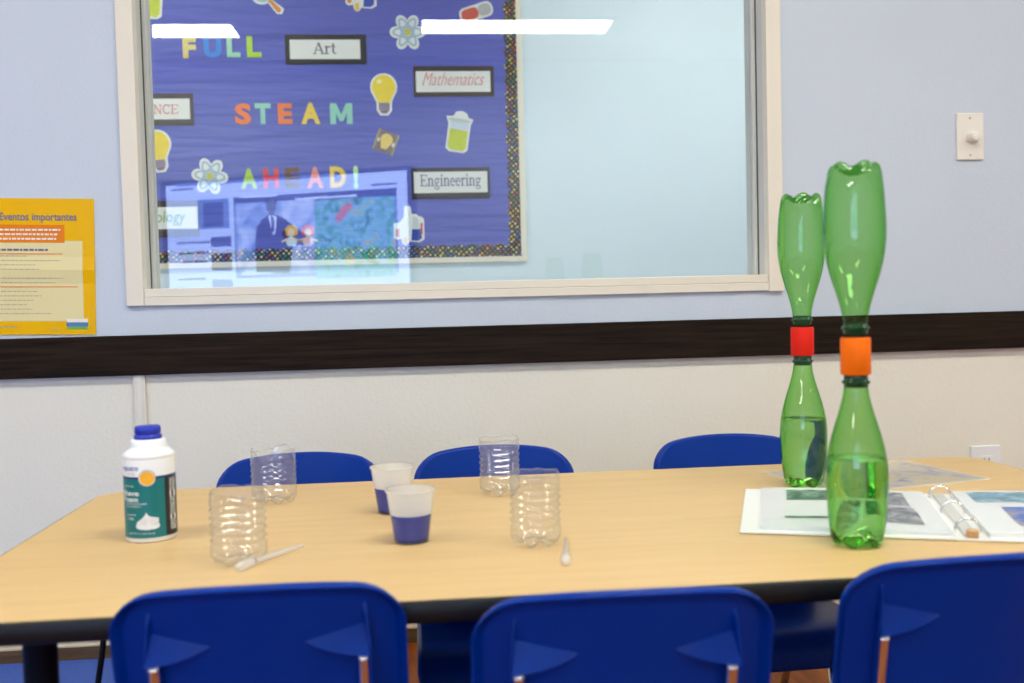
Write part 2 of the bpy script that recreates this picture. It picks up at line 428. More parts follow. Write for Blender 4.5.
# ------------------------------------------------------------------ chairs
def chair_shell():
    prof = smooth_path([(0, 0.0, 0.536), (0, 0.010, 0.494), (0, 0.024, 0.436), (0, 0.034, 0.375), (0, 0.041, 0.315), (0, 0.056, 0.277), (0, 0.09, 0.258),
                        (0, 0.15, 0.254), (0, 0.22, 0.258), (0, 0.275, 0.260), (0, 0.302, 0.253), (0, 0.316, 0.236), (0, 0.320, 0.212)], 10)
    acc = [0.0]
    for i in range(1, len(prof)): acc.append(acc[-1]+(prof[i]-prof[i-1]).length)
    L = acc[-1]
    def P(s):
        s = max(0.0, min(L, s))
        for i in range(1, len(acc)):
            if s <= acc[i]:
                f = (s-acc[i-1])/(acc[i]-acc[i-1]); p = prof[i-1].lerp(prof[i], f)
                a = prof[max(i-2, 0)]; b2 = prof[min(i+1, len(prof)-1)]
                t = (b2-a).normalized(); return p, t
        return prof[-1], (prof[-1]-prof[-2]).normalized()
    rt, rb = 0.040, 0.035
    def half(s):
        w = 0.1335 + 0.004*max(0, min(1, (s-0.20)/0.1))
        if s < rt: return w-rt+math.sqrt(max(0, rt*rt-(rt-s)**2))
        if s > L-rb: return w-rb+math.sqrt(max(0, rb*rb-(rb-(L-s))**2))
        return w
    ss = [rt*(1-math.cos(PI/2*k/7)) for k in range(7)]
    ss += [rt+(L-rb-rt)*k/26 for k in range(27)]
    ss += [L-rb+rb*math.sin(PI/2*k/5) for k in range(1, 6)]
    nu = 19
    def S(x, s):
        u = x/0.135
        fade = max(0.0, 1-s/0.16)
        p, t = P(s + 0.022*abs(u)**2.2*fade)
        front = Vector((0, -t.z, t.y)); front = front if front.dot(Vector((0, 1, 1))) > 0 else -front
        dish = 0.022*u*u*(1-min(1, max(0, (s-0.2)/0.12))) + 0.006*u*u
        return Vector((x, p.y, p.z)) + front*dish
    def Nr(x, s):
        e = 0.002
        a = S(x+e, s)-S(x-e, s); b2 = S(x, min(L, s+e))-S(x, max(0, s-e))
        n = a.cross(b2).normalized()
        if n.dot(Vector((0, -1, -1))) < 0: n = -n
        return n
    vs, fs = [], []
    R = len(ss); TH = 0.0035
    for s in ss:
        h = half(s)
        for k in range(nu):
            x = -h+2*h*k/(nu-1); vs.append(S(x, s))
    for s in ss:
        h = half(s)
        for k in range(nu):
            x = -h+2*h*k/(nu-1); vs.append(S(x, s)+Nr(x, s)*TH)
    o2 = R*nu
    for i in range(R-1):
        for k in range(nu-1):
            a = i*nu+k
            fs.append((a, a+1, a+nu+1, a+nu)); fs.append((o2+a, o2+a+nu, o2+a+nu+1, o2+a+1))
    loop = [(0, k) for k in range(nu)] + [(i, nu-1) for i in range(1, R)] + [(R-1, k) for k in range(nu-2, -1, -1)] + [(i, 0) for i in range(R-2, 0, -1)]
    pts = [vs[i*nu+k] for i, k in loop]
    nrm = []
    for i, k in loop:
        h = half(ss[i]); x = -h+2*h*k/(nu-1); nrm.append(Nr(x, ss[i]))
    n = len(pts); prof_r = [(0.0, 0.0), (0.0035, 0.0008), (0.0055, 0.004), (0.0062, 0.010), (0.0058, 0.0135), (0.0045, 0.0150), (0.0028, 0.0135), (0.0016, 0.009), (-0.002, 0.0034)]
    base = len(vs)
    for j in range(n):
        t = (pts[(j+1) % n]-pts[j-1]).normalized()
        o = t.cross(nrm[j]).normalized()
        cen = Vector((0, pts[j].y, pts[j].z))
        cc = S(0, L*0.5) if False else None
        if j == 0: ref = o.copy()
        # outward: away from the shell's interior
        i, k = loop[j]
        q = vs[min(max(i, 1), R-2)*nu + min(max(k, 1), nu-2)]
        if o.dot(pts[j]-q) < 0: o = -o
        for a, b2 in prof_r: vs.append(pts[j]+o*a+nrm[j]*b2)
    m = len(prof_r)
    for j in range(n):
        j2 = (j+1) % n
        for k in range(m-1):
            fs.append((base+j*m+k, base+j2*m+k, base+j2*m+k+1, base+j*m+k+1))
    return vs, fs, S, Nr
def make_chair(label, loc, rz):
    t = thing('school_chair', label, 'chair', loc, rz, 'blue plastic school chairs around the table')
    vs, fs, S, Nr = chair_shell()
    sh = raw('shell', vs, fs, CHAIRB, t, True)
    bm = bmesh.new(); bm.from_mesh(sh.data); bmesh.ops.recalc_face_normals(bm, faces=bm.faces[:]); bm.to_mesh(sh.data); bm.free()
    for sx in (-1, 1):
        # upright rib
        xr = sx*0.102
        rv = []
        for s, d in ((0.018, 0.000), (0.030, 0.006), (0.06, 0.016), (0.10, 0.017), (0.20, 0.016), (0.24, 0.000)):
            for dx, dd in ((-0.002, -0.001), (-0.0012, 1), (0.0012, 1), (0.002, -0.001)):
                p = S(xr, s)+Nr(xr, s)*(0.003+(d if dd == 1 else 0)); rv.append(p+Vector((dx, 0, 0)))
        rf = []
        for i in range(5):
            for k in range(3): rf.append((i*4+k, i*4+k+1, (i+1)*4+k+1, (i+1)*4+k))
        raw('rib', rv, rf, CHAIRB, sh, False)
        # hooded socket that takes the tube end: sloping triangular hood
        A, B, Cc = (sx*0.101, 0.042), (sx*0.044, 0.060), (sx*0.101, 0.072)
        def q(p, d): return S(*p)+Nr(*p)*(0.0030+d)
        ring = []
        nn = 8
        gv = [q(A, 0.001)]
        # lower lip of the hood bulges out from the shell between C and B
        for i in range(nn+1):
            f = i/nn
            x = Cc[0]+(B[0]-Cc[0])*f; s = Cc[1]+(B[1]-Cc[1])*f**1.8
            gv.append(q((x, s), 0.020*(1-f)**0.75+0.0005))
        for i in range(nn+1):
            f = i/nn
            x = Cc[0]+(B[0]-Cc[0])*f; s = Cc[1]+(B[1]-Cc[1])*f**1.8
            gv.append(q((x, s+0.001), 0.0))
        # ridge from A to B on the shell
        gf = []
        rid = len(gv)
        for i in range(nn+1):
            f = i/nn; gv.append(q((A[0]+(B[0]-A[0])*f, A[1]+(B[1]-A[1])*f), 0.0015*(1-f)+0.0005))
        for i in range(nn):
            gf.append((rid+i, rid+i+1, 1+i+1, 1+i)); gf.append((1+i, 1+i+1, 1+nn+1+i+1, 1+nn+1+i))
        raw('socket_hood', gv, gf, CHAIRB, sh, False)
        # steel
        xt = sx*0.0975
        back = [S(xt, s)+Nr(xt, s)*0.0125 for s in (0.0765, 0.10, 0.14, 0.18)]
        low = [(xt, 0.026, 0.285), (xt, 0.036, 0.253), (xt, 0.062, 0.2385)]
        pth = smooth_path([tuple(p) for p in back]+low, 5)
        bp = tube('back_post', pth, 0.0066, CHROME, t, 14)
        # bright end plug
        e = back[0]; d = (back[0]-back[1]).normalized()
        tube('end_plug', [e-d*0.002, e+d*0.0015, e+d*0.003], 0, mat('plug_white', (0.8, 0.8, 0.8), 0.3, var=0.01), bp, 14, radii=[0.0060, 0.0056, 0.0030])
        tube('seat_rail', smooth_path([(xt, 0.062, 0.2385), (xt, 0.15, 0.2355), (xt, 0.225, 0.2385)], 5), 0.0066, CHROME, t, 14)
        for foot, top in (((sx*0.118, -0.030, 0.008), (xt, 0.110, 0.233)), ((sx*0.100, 0.262, 0.008), (xt, 0.235, 0.233))):
            lg = tube('leg', [top, Vector(top).lerp(Vector(foot), 0.5), foot], 0.0072, CHROME, t, 14)
            d = (Vector(top)-Vector(foot)).normalized()
            tube('foot_glide', [(foot[0], foot[1], 0.0), (foot[0], foot[1], 0.004), Vector(foot)+d*0.018], 0, RUBBER, lg, 14, radii=[0.010, 0.0115, 0.009])
    tube('cross_bar', [(-0.0955, 0.15, 0.2345), (0, 0.15, 0.2335), (0.0955, 0.15, 0.2345)], 0.006, CHROME, t, 12)
    return t
ch = make_chair('blue plastic chair seen from behind at the table\'s left end, below the shaving foam can', (-0.163, 0.962, 0), 0)
dup(ch, 'blue plastic chair seen from behind, middle one of the near row', (0.184, 0.884, 0), math.radians(-1.5))
dup(ch, 'blue plastic chair seen from behind in front of the green bottles, cut off at right', (0.560, 0.936, 0), math.radians(2))
dup(ch, 'blue plastic chair beyond the table behind a clear cut bottle, leftmost of the far row', (-0.2135, 1.80, 0), PI)
dup(ch, 'blue plastic chair beyond the table, middle of the far row, right of the cups', (0.1295, 1.80, 0), PI)
dup(ch, 'blue plastic chair beyond the table just left of the far green bottle', (0.566, 1.825, 0), PI+math.radians(2))

# ------------------------------------------------------------------ floor rug at left
rg = box('floor_rug', -1.9, -0.30, 0.75, YW-0.018, 0.0, 0.007, RUG, None, 0.003)
tag(rg, 'blue floor rug by the wall under the left end of the table', 'rug')

# ------------------------------------------------------------------ tornado bottles
GREEN = film('green_bottle_plastic', (0.60, 0.86, 0.49), 0.05, 0.03)
WATER = liquid('water_clear', (0.93, 0.99, 0.94))
BP = [(0.0, 0.016), (0.006, 0.0155), (0.012, 0.012), (0.017, 0.006), (0.021, 0.001), (0.0255, 0.0008), (0.0290, 0.004), (0.0310, 0.010), (0.0320, 0.017), (0.0331, 0.028), (0.0343, 0.042),
      (0.0352, 0.058), (0.0360, 0.075), (0.0358, 0.090), (0.0345, 0.104), (0.0318, 0.119), (0.0282, 0.133), (0.0243, 0.146), (0.0205, 0.158), (0.0172, 0.170), (0.0148, 0.181), (0.0138, 0.190)]
def bottle_fn(r, z, a, i, inset=0.0):
    k = 0.5+0.5*math.cos(5*a)                   # 1 on a foot, 0 in a groove
    if z < 0.03 and r > 0.004:
        w = min(1, (r-0.004)/0.012)*(1-min(1, max(0, z-0.004)/0.026))
        g = (1-k)**1.3
        r2 = r*(1-0.07*g*w); z2 = z+0.0065*g*w*min(1, r/0.02)
    else: r2, z2 = r, z
    r2 = max(0.0, r2-inset) if r > 0.004 else r2
    return r2, z2
def tornado(label, loc, rz, cmat, cname, level, tilt=0.0):
    t = thing('tornado_bottle', label, 'bottle', loc, rz, 'pairs of joined green bottles')
    lathe('lower_bottle', BP, GREEN, t, 80, fn=bottle_fn)
    # dark threaded neck
    nk = mat('bottle_neck_green', (0.003, 0.05, 0.012), 0.25, var=0.05, spec=0.3)
    lathe('neck', [(0.0137, 0.1895), (0.0140, 0.193), (0.0162, 0.1945), (0.0162, 0.1965), (0.0138, 0.198), (0.0138, 0.206)], nk, t, 40)
    H = 0.4555
    cl = lathe('connector', [(0.0135, 0.2045), (0.0168, 0.2045), (0.0174, 0.2055), (0.0174, 0.2475), (0.0168, 0.2485), (0.0135, 0.2485)], cmat, t, 48)
    cl['label'] = cname
    lathe('neck', [(0.0138, H-0.203), (0.0138, H-0.198), (0.0162, H-0.1965), (0.0162, H-0.1945), (0.0140, H-0.193), (0.0137, H-0.1895)], nk, t, 40)
    # the upper bottle stands on its head
    prof = [(r, H-z) for r, z in BP]
    def fn(r, z, a, i):
        rr, zz = bottle_fn(r, H-z, a+0.5, i); return rr, H-zz
    lathe('upper_bottle', prof, GREEN, t, 80, fn=fn)
    # water in the lower bottle
    wp = [p for p in BP if p[1] < level or p[0] < 0.02]
    r_at = None
    for i in range(1, len(BP)):
        if BP[i-1][1] <= level <= BP[i][1] and BP[i][0] > 0.02:
            f = (level-BP[i-1][1])/(BP[i][1]-BP[i-1][1]); r_at = BP[i-1][0]+(BP[i][0]-BP[i-1][0])*f
    wp = [(r, z+(0.0008 if r < 0.025 else 0)) for r, z in BP if z < level] + [(r_at, level)] + [(r_at*0.6, level), (r_at*0.25, level), (0.0, level)]
    wo = lathe('water', wp, WATER, t, 80, fn=lambda r, z, a, i: bottle_fn(r, z, a, i, 0.0009))
    bm = bmesh.new(); bm.from_mesh(wo.data); bmesh.ops.remove_doubles(bm, verts=bm.verts[:], dist=1e-6); bmesh.ops.recalc_face_normals(bm, faces=bm.faces[:]); bm.to_mesh(wo.data); bm.free()
    return t
ORANGE = mat('orange_tape', (0.95, 0.165, 0.002), 0.5, var=0.05, spec=0.15)
RED = mat('red_tape', (0.72, 0.018, 0.008), 0.5, var=0.05, spec=0.15)
tornado('nearer pair of green bottles joined neck to neck by an orange connector', (0.5175, 1.143, ZT), 0.3, ORANGE, 'bright orange connector sleeve', 0.106)
tornado('far pair of green bottles joined neck to neck by a red connector', (0.5955, 1.505, ZT+0.0006), 1.2, RED, 'red connector sleeve', 0.107)

# ------------------------------------------------------------------ shaving foam can
def wrap(vs2, R, a_mid=0.0, off=0.0004):
    """Bend flat (arc length, height) points around the can; angle 0 faces the camera (-y)."""
    return [(math.sin(x/R+a_mid)*(R+off), -math.cos(x/R+a_mid)*(R+off), z) for x, z in vs2]
def can():
    R = 0.0325
    loc = (-0.3585, 1.355, ZT)
    face = math.atan2(-0.3625, 1.355)         # turn the can's zero direction to the viewer side
    t = thing('shaving_foam_can', 'white and teal shaving foam can with a blue cap', 'can', loc, -face)
    W = WHITEP
    lathe('body', [(0.0, 0.002), (R-0.004, 0.002), (R-0.002, 0.0), (R, 0.002), (R, 0.106), (R-0.0005, 0.109)], W, t, 64)
    lathe('shoulder', [(R-0.0005, 0.1085), (R+0.0003, 0.1095), (R+0.0002, 0.1125), (R-0.0015, 0.1150), (R-0.005, 0.118), (R-0.009, 0.121), (0.0225, 0.1245), (0.0222, 0.131), (0.020, 0.1325), (0.0, 0.1325)], W, t, 64)
    capm = mat('cap_blue_plastic', (0.01, 0.03, 0.42), 0.35, var=0.05)
    def ridge(r, z, a, i): return (r*(1+0.018*(math.cos(24*a) > 0)), z) if 0.139 < z < 0.1495 else (r, z)
    lathe('cap', [(0.0172, 0.1325), (0.0178, 0.1335), (0.0178, 0.1372), (0.0152, 0.1382), (0.0152, 0.1392), (0.0164, 0.1402), (0.0162, 0.1472), (0.0148, 0.1492), (0.0, 0.1495)], capm, t, 96, fn=ridge)
    def band(name, a0, a1, z0, z1, m, off=0.0003, n=24):
        vs, fs = [], []
        for i in range(n+1):
            a = math.radians(a0+(a1-a0)*i/n)
            for z in (z0, z1): vs.append((math.sin(a)*(R+off), -math.cos(a)*(R+off), z))
        for i in range(n): fs.append((2*i, 2*i+2, 2*i+3, 2*i+1))
        return raw(name, vs, fs, m, t, True)
    TEAL = mat('label_teal', (0.0, 0.16, 0.165), 0.35, var=0.04)
    NAVY = mat('label_navy', (0.012, 0.02, 0.13), 0.35, var=0.04)
    BLK = mat('label_black', (0.012, 0.012, 0.016), 0.35, var=0.04)
    PW = mat('print_white', (0.85, 0.86, 0.85), 0.4, var=0.01)
    lb = band('label', -150, 33, 0.0065, 0.0835, TEAL, n=40)
    band('label_stripe', -150, 118, 0.0835, 0.0865, NAVY, n=40)
    band('back_label', 33, 118, 0.0065, 0.0835, BLK, n=24)
    def lettering(s, a_right, zc, h, m, width, bold=0.0, shear=0.0, parent=None, align_right=True):
        vs, fs = text_mesh(s, 0.02, shear=shear, bold=bold)
        aw = width
        x1 = math.radians(a_right)*R; x0 = x1-aw
        pts = fit_text(vs, x0, x1, zc-h/2, zc+h/2)
        return raw('lettering', wrap([(p[0], p[1]) for p in pts], R, 0, 0.0007), fs, m, parent or t)
    lettering('equate', -24, 0.0965, 0.0075, mat('print_blue', (0.05, 0.1, 0.4), 0.4, var=0.02), 0.028, 0.0)
    lettering('shave foam', -34, 0.0905, 0.0018, mat('print_red', (0.6, 0.12, 0.1), 0.4, var=0.02), 0.012)
    lettering('SENSITIVE', -38, 0.0745, 0.0020, PW, 0.016)
    lettering('Shave', -25, 0.0655, 0.0068, PW, 0.028, 0.0004, parent=lb)
    lettering('Foam', -28, 0.0575, 0.0068, PW, 0.024, 0.0004, parent=lb)
    lettering('RICH LATHER', -8, 0.0515, 0.0022, PW, 0.030, parent=lb)
    lettering('FOR A SMOOTH', -22, 0.0480, 0.0020, PW, 0.022, parent=lb)
    lettering('SHAVE', -34, 0.0370, 0.0020, PW, 0.014, parent=lb)
    lettering('CARE', -40, 0.0320, 0.0030, PW, 0.010, parent=lb)
    lettering('NET WT 11 OZ (311 g)', 6, 0.0125, 0.0026, PW, 0.034, parent=lb)
    # round gold badge
    for rr, m2, off in ((0.0108, mat('badge_blue', (0.2, 0.3, 0.5), 0.4, var=0.02), 0.0009), (0.0100, PW, 0.0012), (0.0092, mat('badge_gold', (0.85, 0.42, 0.02), 0.35, var=0.12, scale=300), 0.0015)):
        e = ell(math.radians(-6)*R, 0.0848, rr, rr, 28)
        vs = wrap([(math.radians(-6)*R, 0.0848)]+e, R, 0, off)
        raw('badge', vs, [(0, i+1, (i+1) % 28+1) for i in range(28)], m2, t)
    # dollop of foam printed on the label
    d = [(-0.0135, 0.020), (-0.0145, 0.0235), (-0.0125, 0.0285), (-0.008, 0.0315), (-0.004, 0.0355), (-0.001, 0.0405), (0.001, 0.0365), (0.005, 0.0345), (0.010, 0.0335), (0.0130, 0.0325), (0.0135, 0.0300),
         (0.0128, 0.0265), (0.0145, 0.0235), (0.0135, 0.0200), (0.008, 0.0182), (0.0, 0.0176), (-0.008, 0.0182)]
    cx = math.radians(-8)*R
    vs = wrap([(cx, 0.025)]+[(x+cx, z) for x, z in d], R, 0, 0.0018); n = len(d)
    raw('foam_picture', vs, [(0, (i+1) % n+1, i+1) for i in range(n)], mat('print_foam', (0.72, 0.73, 0.72), 0.5, var=0.2, scale=180), lb)
    # fine print and bar lines on the dark side
    bl = []; bf = []
    z = 0.080
    while z > 0.012:
        blk = 0.056 < z < 0.064 or 0.026 < z < 0.032
        x = math.radians(46)*R
        xe = math.radians(66)*R
        while x < xe:
            w = (xe-x) if blk else random.uniform(0.001, 0.004); w = min(w, xe-x)
            b0 = len(bl); hh = 0.0013 if blk else 0.0009
            bl += wrap([(x, z), (x+w, z), (x+w, z+hh), (x, z+hh)], R, 0, 0.0007); bf.append((b0, b0+1, b0+2, b0+3))
            x += w+0.0006
        z -= 0.0014 if blk else 0.0020
    raw('fine_print', bl, bf, PW, t)
    return t
can()

# ------------------------------------------------------------------ cut clear bottles, cups, droppers
CLEAR = film('clear_plastic', (0.97, 0.975, 0.975), 0.10, 0.06, haze=0.06, hazecol=(0.95, 0.95, 0.95))
def cut_bottle(label, loc, rz, h, R, seed, jag):
    rnd = random.Random(seed)
    t = thing('cut_bottle', label, 'bottle', loc, rz, 'clear ribbed bottle bottoms on the table')
    ph = [rnd.uniform(0, 6.28) for _ in range(4)]
    prof = [(0.0, 0.008), (0.008, 0.0075), (0.015, 0.004), (0.021, 0.0008), (0.025, 0.0005), (0.0285, 0.003), (0.0305, 0.008)]
    n = 70
    for i in range(n+1):
        z = 0.010+(h-0.010)*i/n
        prof.append((R, z))
    def fn(r, z, a, i):
        if i < 7:
            k = (0.5+0.5*math.cos(6*a))
            w = min(1, r/0.015)*(1-z/0.012 if z < 0.012 else 0)
            return r*R/0.0325*(1-0.06*(1-k)*w), z+0.006*(1-k)*w*min(1, r/0.02)
        zz = z; rr = r
        wob = 0.0022*math.sin(2*a+ph[0])+0.0018*math.sin(3*a+ph[1])
        if z < 0.018: rr -= 0.0012*(0.5-0.5*math.cos(6*a))*(1-(z-0.008)/0.010)
        if 0.022 < z < h-0.014:
            e = min(1, (z-0.022)/0.004, (h-0.014-z)/0.004)
            rr -= 0.0027*e*(0.5-0.5*math.cos(2*PI*(z-0.022+wob)/0.0092))
        if z > h-0.02:
            f = (z-(h-0.02))/0.02
            rr += 0.0018*f*math.sin(2*a+ph[2]); zz += f*jag*(math.sin(3*a+ph[3])+0.6*math.sin(7*a+ph[0])+0.4*math.sin(13*a+ph[1]))
        return rr, zz
    lathe('wall', prof, CLEAR, t, 96, fn=fn)
    # the cut rim shows as a brighter edge of real thickness
    rim_pts = []
    for k in range(97):
        a = 2*PI*k/96; rr, zz = fn(R, h, a, 99); rim_pts.append((rr*math.cos(a), rr*math.sin(a), zz))
    tube('cut_rim', rim_pts, 0.00045, film('clear_plastic_edge', (0.9, 0.91, 0.92), 0.12, 0.1, haze=0.35), t, 6, cap=False)
    return t
cut_bottle('clear cut bottle bottom beside the lying dropper, nearest the foam can', (-0.2185, 1.203, ZT), 0.2, 0.086, 0.0330, 1, 0.0012)
cut_bottle('clear cut bottle bottom with a jagged rim before the leftmost far chair', (-0.2275, 1.563, ZT), 0.9, 0.080, 0.0345, 2, 0.0028)
cut_bottle('clear cut bottle bottom in front of the middle far chair', (0.1215, 1.548, ZT), 1.4, 0.087, 0.0318, 3, 0.0010)
cut_bottle('clear cut bottle bottom near the small upright dropper, right of both cups', (0.1390, 1.222, ZT), 2.2, 0.0885, 0.0318, 4, 0.0010)

CUPD = film('frosted_cup_dry', (0.93, 0.93, 0.90), 0.04, 0.2, absorb=False, haze=0.80, hazecol=(0.95, 0.92, 0.85))
CUPW = film('frosted_cup_wet', (0.90, 0.92, 0.95), 0.04, 0.12, absorb=False, haze=0.05, hazecol=(0.7, 0.75, 0.9))
BLUEL = mat('blue_liquid', (0.008, 0.028, 0.30), 0.2, var=0.03)
def cup(label, loc, level):
    t = thing('plastic_cup', label, 'cup', loc, 0, 'frosted plastic cups of blue liquid')
    r0, r1, h = 0.0218, 0.0305, 0.066
    def R(z): return r0+(r1-r0)*z/h+0.0003*math.sin(z*900)*(z < h*0.5)
    lo = [(0.0, 0.0015), (r0-0.003, 0.0015), (r0-0.0015, 0.0), (r0, 0.0008)] + [(R(level*i/14), level*i/14) for i in range(1, 15)]
    hi = [(R(level+(h-level)*i/10), level+(h-level)*i/10) for i in range(11)]
    lathe('lower_wall', lo, CUPW, t, 56)
    lathe('upper_wall', hi, CUPD, t, 56)
    lathe('rim', [(r1-0.0004, h-0.0006), (r1+0.0012, h-0.0008), (r1+0.0018, h+0.0004), (r1+0.0012, h+0.0016), (r1-0.0004, h+0.0014)], CUPD, t, 56)
    g = 0.0007
    liq = [(0.0, 0.0022), (r0-0.0035, 0.0022)] + [(R(z)-g, z) for z in [0.003+(level-0.003)*i/8 for i in range(9)]] + [(0.0, level)]
    lathe('liquid', liq, BLUEL, t, 48)
    return t
cup('frosted cup half full of blue liquid, the front one of two', (-0.0150, 1.266, ZT), 0.0365)
cup('frosted cup of blue liquid standing behind the other cup', (-0.0425, 1.448, ZT), 0.0375)

def dropper(label, a, b, bulb_first):
    a, b = Vector(a), Vector(b)
    if not bulb_first: a, b = b, a
    L = (b-a).length
    ang = math.atan2(b.y-a.y, b.x-a.x)
    t = thing('dropper', label, 'dropper', (a.x, a.y, ZT), ang, 'clear plastic droppers')
    m = film('dropper_plastic', (1.0, 1.0, 1.0), 0.05, 0.12, absorb=False, haze=0.42, hazecol=(0.98, 0.98, 0.97))
    prof = [(0, 0.0012), (0.002, 0.004), (0.006, 0.0058), (0.016, 0.0062), (0.026, 0.0058), (0.031, 0.0046), (0.036, 0.0038), (0.060, 0.0036), (0.085, 0.0034), (0.095, 0.0028), (L, 0.0022)]
    zr = 0.0064
    tube('bulb', [(x, 0, zr) for x, r in prof[:6]], 0, m, t, 20, radii=[r for x, r in prof[:6]])
    tube('stem', [(x, 0, zr-(zr-0.0026)*max(0, (x-0.031)/(L-0.031))) for x, r in prof[5:]], 0, m, t, 16, radii=[r for x, r in prof[5:]], cap=False)
    return t
dropper('clear plastic dropper lying beside the cut bottle near the foam can', (-0.2130, 1.152, 0), (-0.152, 1.262, 0), True)
dropper('clear plastic dropper pointing away, lying right of the nearer right cut bottle', (0.1590, 1.106, 0), (0.1775, 1.230, 0), True)

# ------------------------------------------------------------------ binder, laminated sheet
def photo_mat(name, cols, scale, rough=0.35):
    if name in MATS: return MATS[name]
    m, nt, b, out = new_mat(name)
    tc = N(nt, 'ShaderNodeTexCoord'); no = N(nt, 'ShaderNodeTexNoise'); no.inputs['Scale'].default_value = scale; no.inputs['Detail'].default_value = 4; no.inputs['Distortion'].default_value = 0.8
    rp = N(nt, 'ShaderNodeValToRGB'); nt.links.new(tc.outputs['Object'], no.inputs['Vector'])
    el = rp.color_ramp.elements
    while len(el) < len(cols): el.new(0.5)
    for i, c in enumerate(cols): el[i].position = 0.28+0.44*i/(len(cols)-1); el[i].color = (*c, 1)
    nt.links.new(no.outputs['Fac'], rp.inputs[0]); nt.links.new(rp.outputs[0], b.inputs['Base Color'])
    b.inputs['Roughness'].default_value = rough; b.inputs['Specular IOR Level'].default_value = 0.25
    MATS[name] = m
    return m
def binder():
    ang = math.radians(-20.0)
    t = thing('ring_binder', 'open white ring binder with photo pages in clear sleeves', 'binder', (0.639, 1.134, ZT), ang)
    # local: +x to the right page, +y away; origin at the near end of the spine's left hinge
    W, Hh, TH, SP = 0.256, 0.282, 0.0030, 0.034
    PLT = mat('ring_plate_nickel', (0.62, 0.60, 0.56), 0.35, var=0.03)
    BW = mat('binder_white_vinyl', (0.85, 0.84, 0.80), 0.38, var=0.02, scale=20)
    edge = mat('binder_board_dark', (0.05, 0.04, 0.03), 0.6, var=0.1)
    PAPER = mat('sleeve_paper', (0.80, 0.81, 0.80), 0.22, var=0.04, scale=25, bump=0.15, bscale=15)
    def page_stack(name, xa, xb, z0, z1, lift, par):
        # a gently bowed stack of sleeves
        n = 14; vs, fs = [], []
        for i in range(n+1):
            f = i/n; x = xa+(xb-xa)*f
            zt = z1+lift*math.sin(PI*min(1, f*1.1))
            for yy in (0.010, Hh-0.010):
                vs += [(x, yy, z0), (x, yy, zt)]
        for i in range(n):
            a = i*4; b = a+4
            fs += [(a+1, b+1, b+3, a+3), (a, a+2, b+2, b), (a, b, b+1, a+1), (a+2, a+3, b+3, b+2)]
        fs += [(0, 1, 3, 2), (n*4, n*4+2, n*4+3, n*4+1)]
        return raw(name, vs, fs, PAPER, par), (lambda x: z1+lift*math.sin(PI*min(1, (x-xa)/(xb-xa)*1.1)))
    box('cover', -W, -0.002, 0, Hh, 0.0008, 0.0008+TH, BW, t, 0.0012)
    box('cover', SP+0.002, SP+W, 0, Hh, 0.0008, 0.0008+TH, BW, t, 0.0012)
    box('spine', -0.0015, SP+0.0015, 0, Hh, 0.0006, 0.003, BW, t, 0.0008)
    zc = 0.0008+TH
    pL, zL = page_stack('page_stack', -0.232, -0.003, zc, zc+0.0035, 0.0025, t)
    pR, zR = page_stack('page_stack', SP+0.003, SP+0.236, zc, zc+0.005, 0.003, t)
    def pic(x0, x1, y0, y1, m, zf, par):
        vs, fs = [], []; n = 6
        for i in range(n+1):
            x = x0+(x1-x0)*i/n
            for yy in (y0, y1): vs.append((x, yy, zf(x)+0.0006))
        for i in range(n): fs.append((2*i, 2*i+2, 2*i+3, 2*i+1))
        raw('photo', vs, fs, m, par)
    zf2 = zL
    green = photo_mat('photo_green', [(0.03, 0.07, 0.05), (0.10, 0.19, 0.14), (0.3, 0.42, 0.35)], 60)
    grey = photo_mat('photo_grey', [(0.03, 0.03, 0.035), (0.22, 0.23, 0.25), (0.55, 0.56, 0.58)], 45)
    sky = photo_mat('photo_lake', [(0.12, 0.2, 0.22), (0.2, 0.36, 0.46), (0.5, 0.6, 0.64)], 40)
    blue = photo_mat('photo_blue', [(0.05, 0.11, 0.42), (0.10, 0.18, 0.52), (0.62, 0.48, 0.16)], 26)
    pic(-0.196, -0.122, 0.180, 0.252, green, zf2, pL)
    pic(-0.200, -0.118, 0.062, 0.074, green, zf2, pL)
    pic(-0.108, -0.034, 0.162, 0.254, grey, zf2, pL)
    pic(-0.108, -0.030, 0.052, 0.150, grey, zf2, pL)
    pic(SP+0.020, SP+0.20, 0.190, 0.260, sky, zR, pR)
    pic(SP+0.045, SP+0.20, 0.050, 0.158, blue, zR, pR)
    # ring mechanism
    rm = box('ring_plate', SP/2-0.008, SP/2+0.008, 0.012, Hh-0.012, 0.003, 0.006, PLT, t, 0.0015)
    for yy in (0.036, Hh/2, Hh-0.036):
        pts = []
        for k in range(17):
            a = PI*k/16; pts.append((SP/2-0.0150*math.cos(a), yy, 0.0045+0.016*math.sin(a)))
        tube('ring', pts, 0.0016, CHROME, t, 10)
    lever = mat('lever_brass', (0.62, 0.40, 0.20), 0.3, metal=0.6, var=0.05)
    box('lever', SP/2-0.007, SP/2+0.007, 0.003, 0.012, 0.003, 0.014, lever, t, 0.002)
    return t
binder()
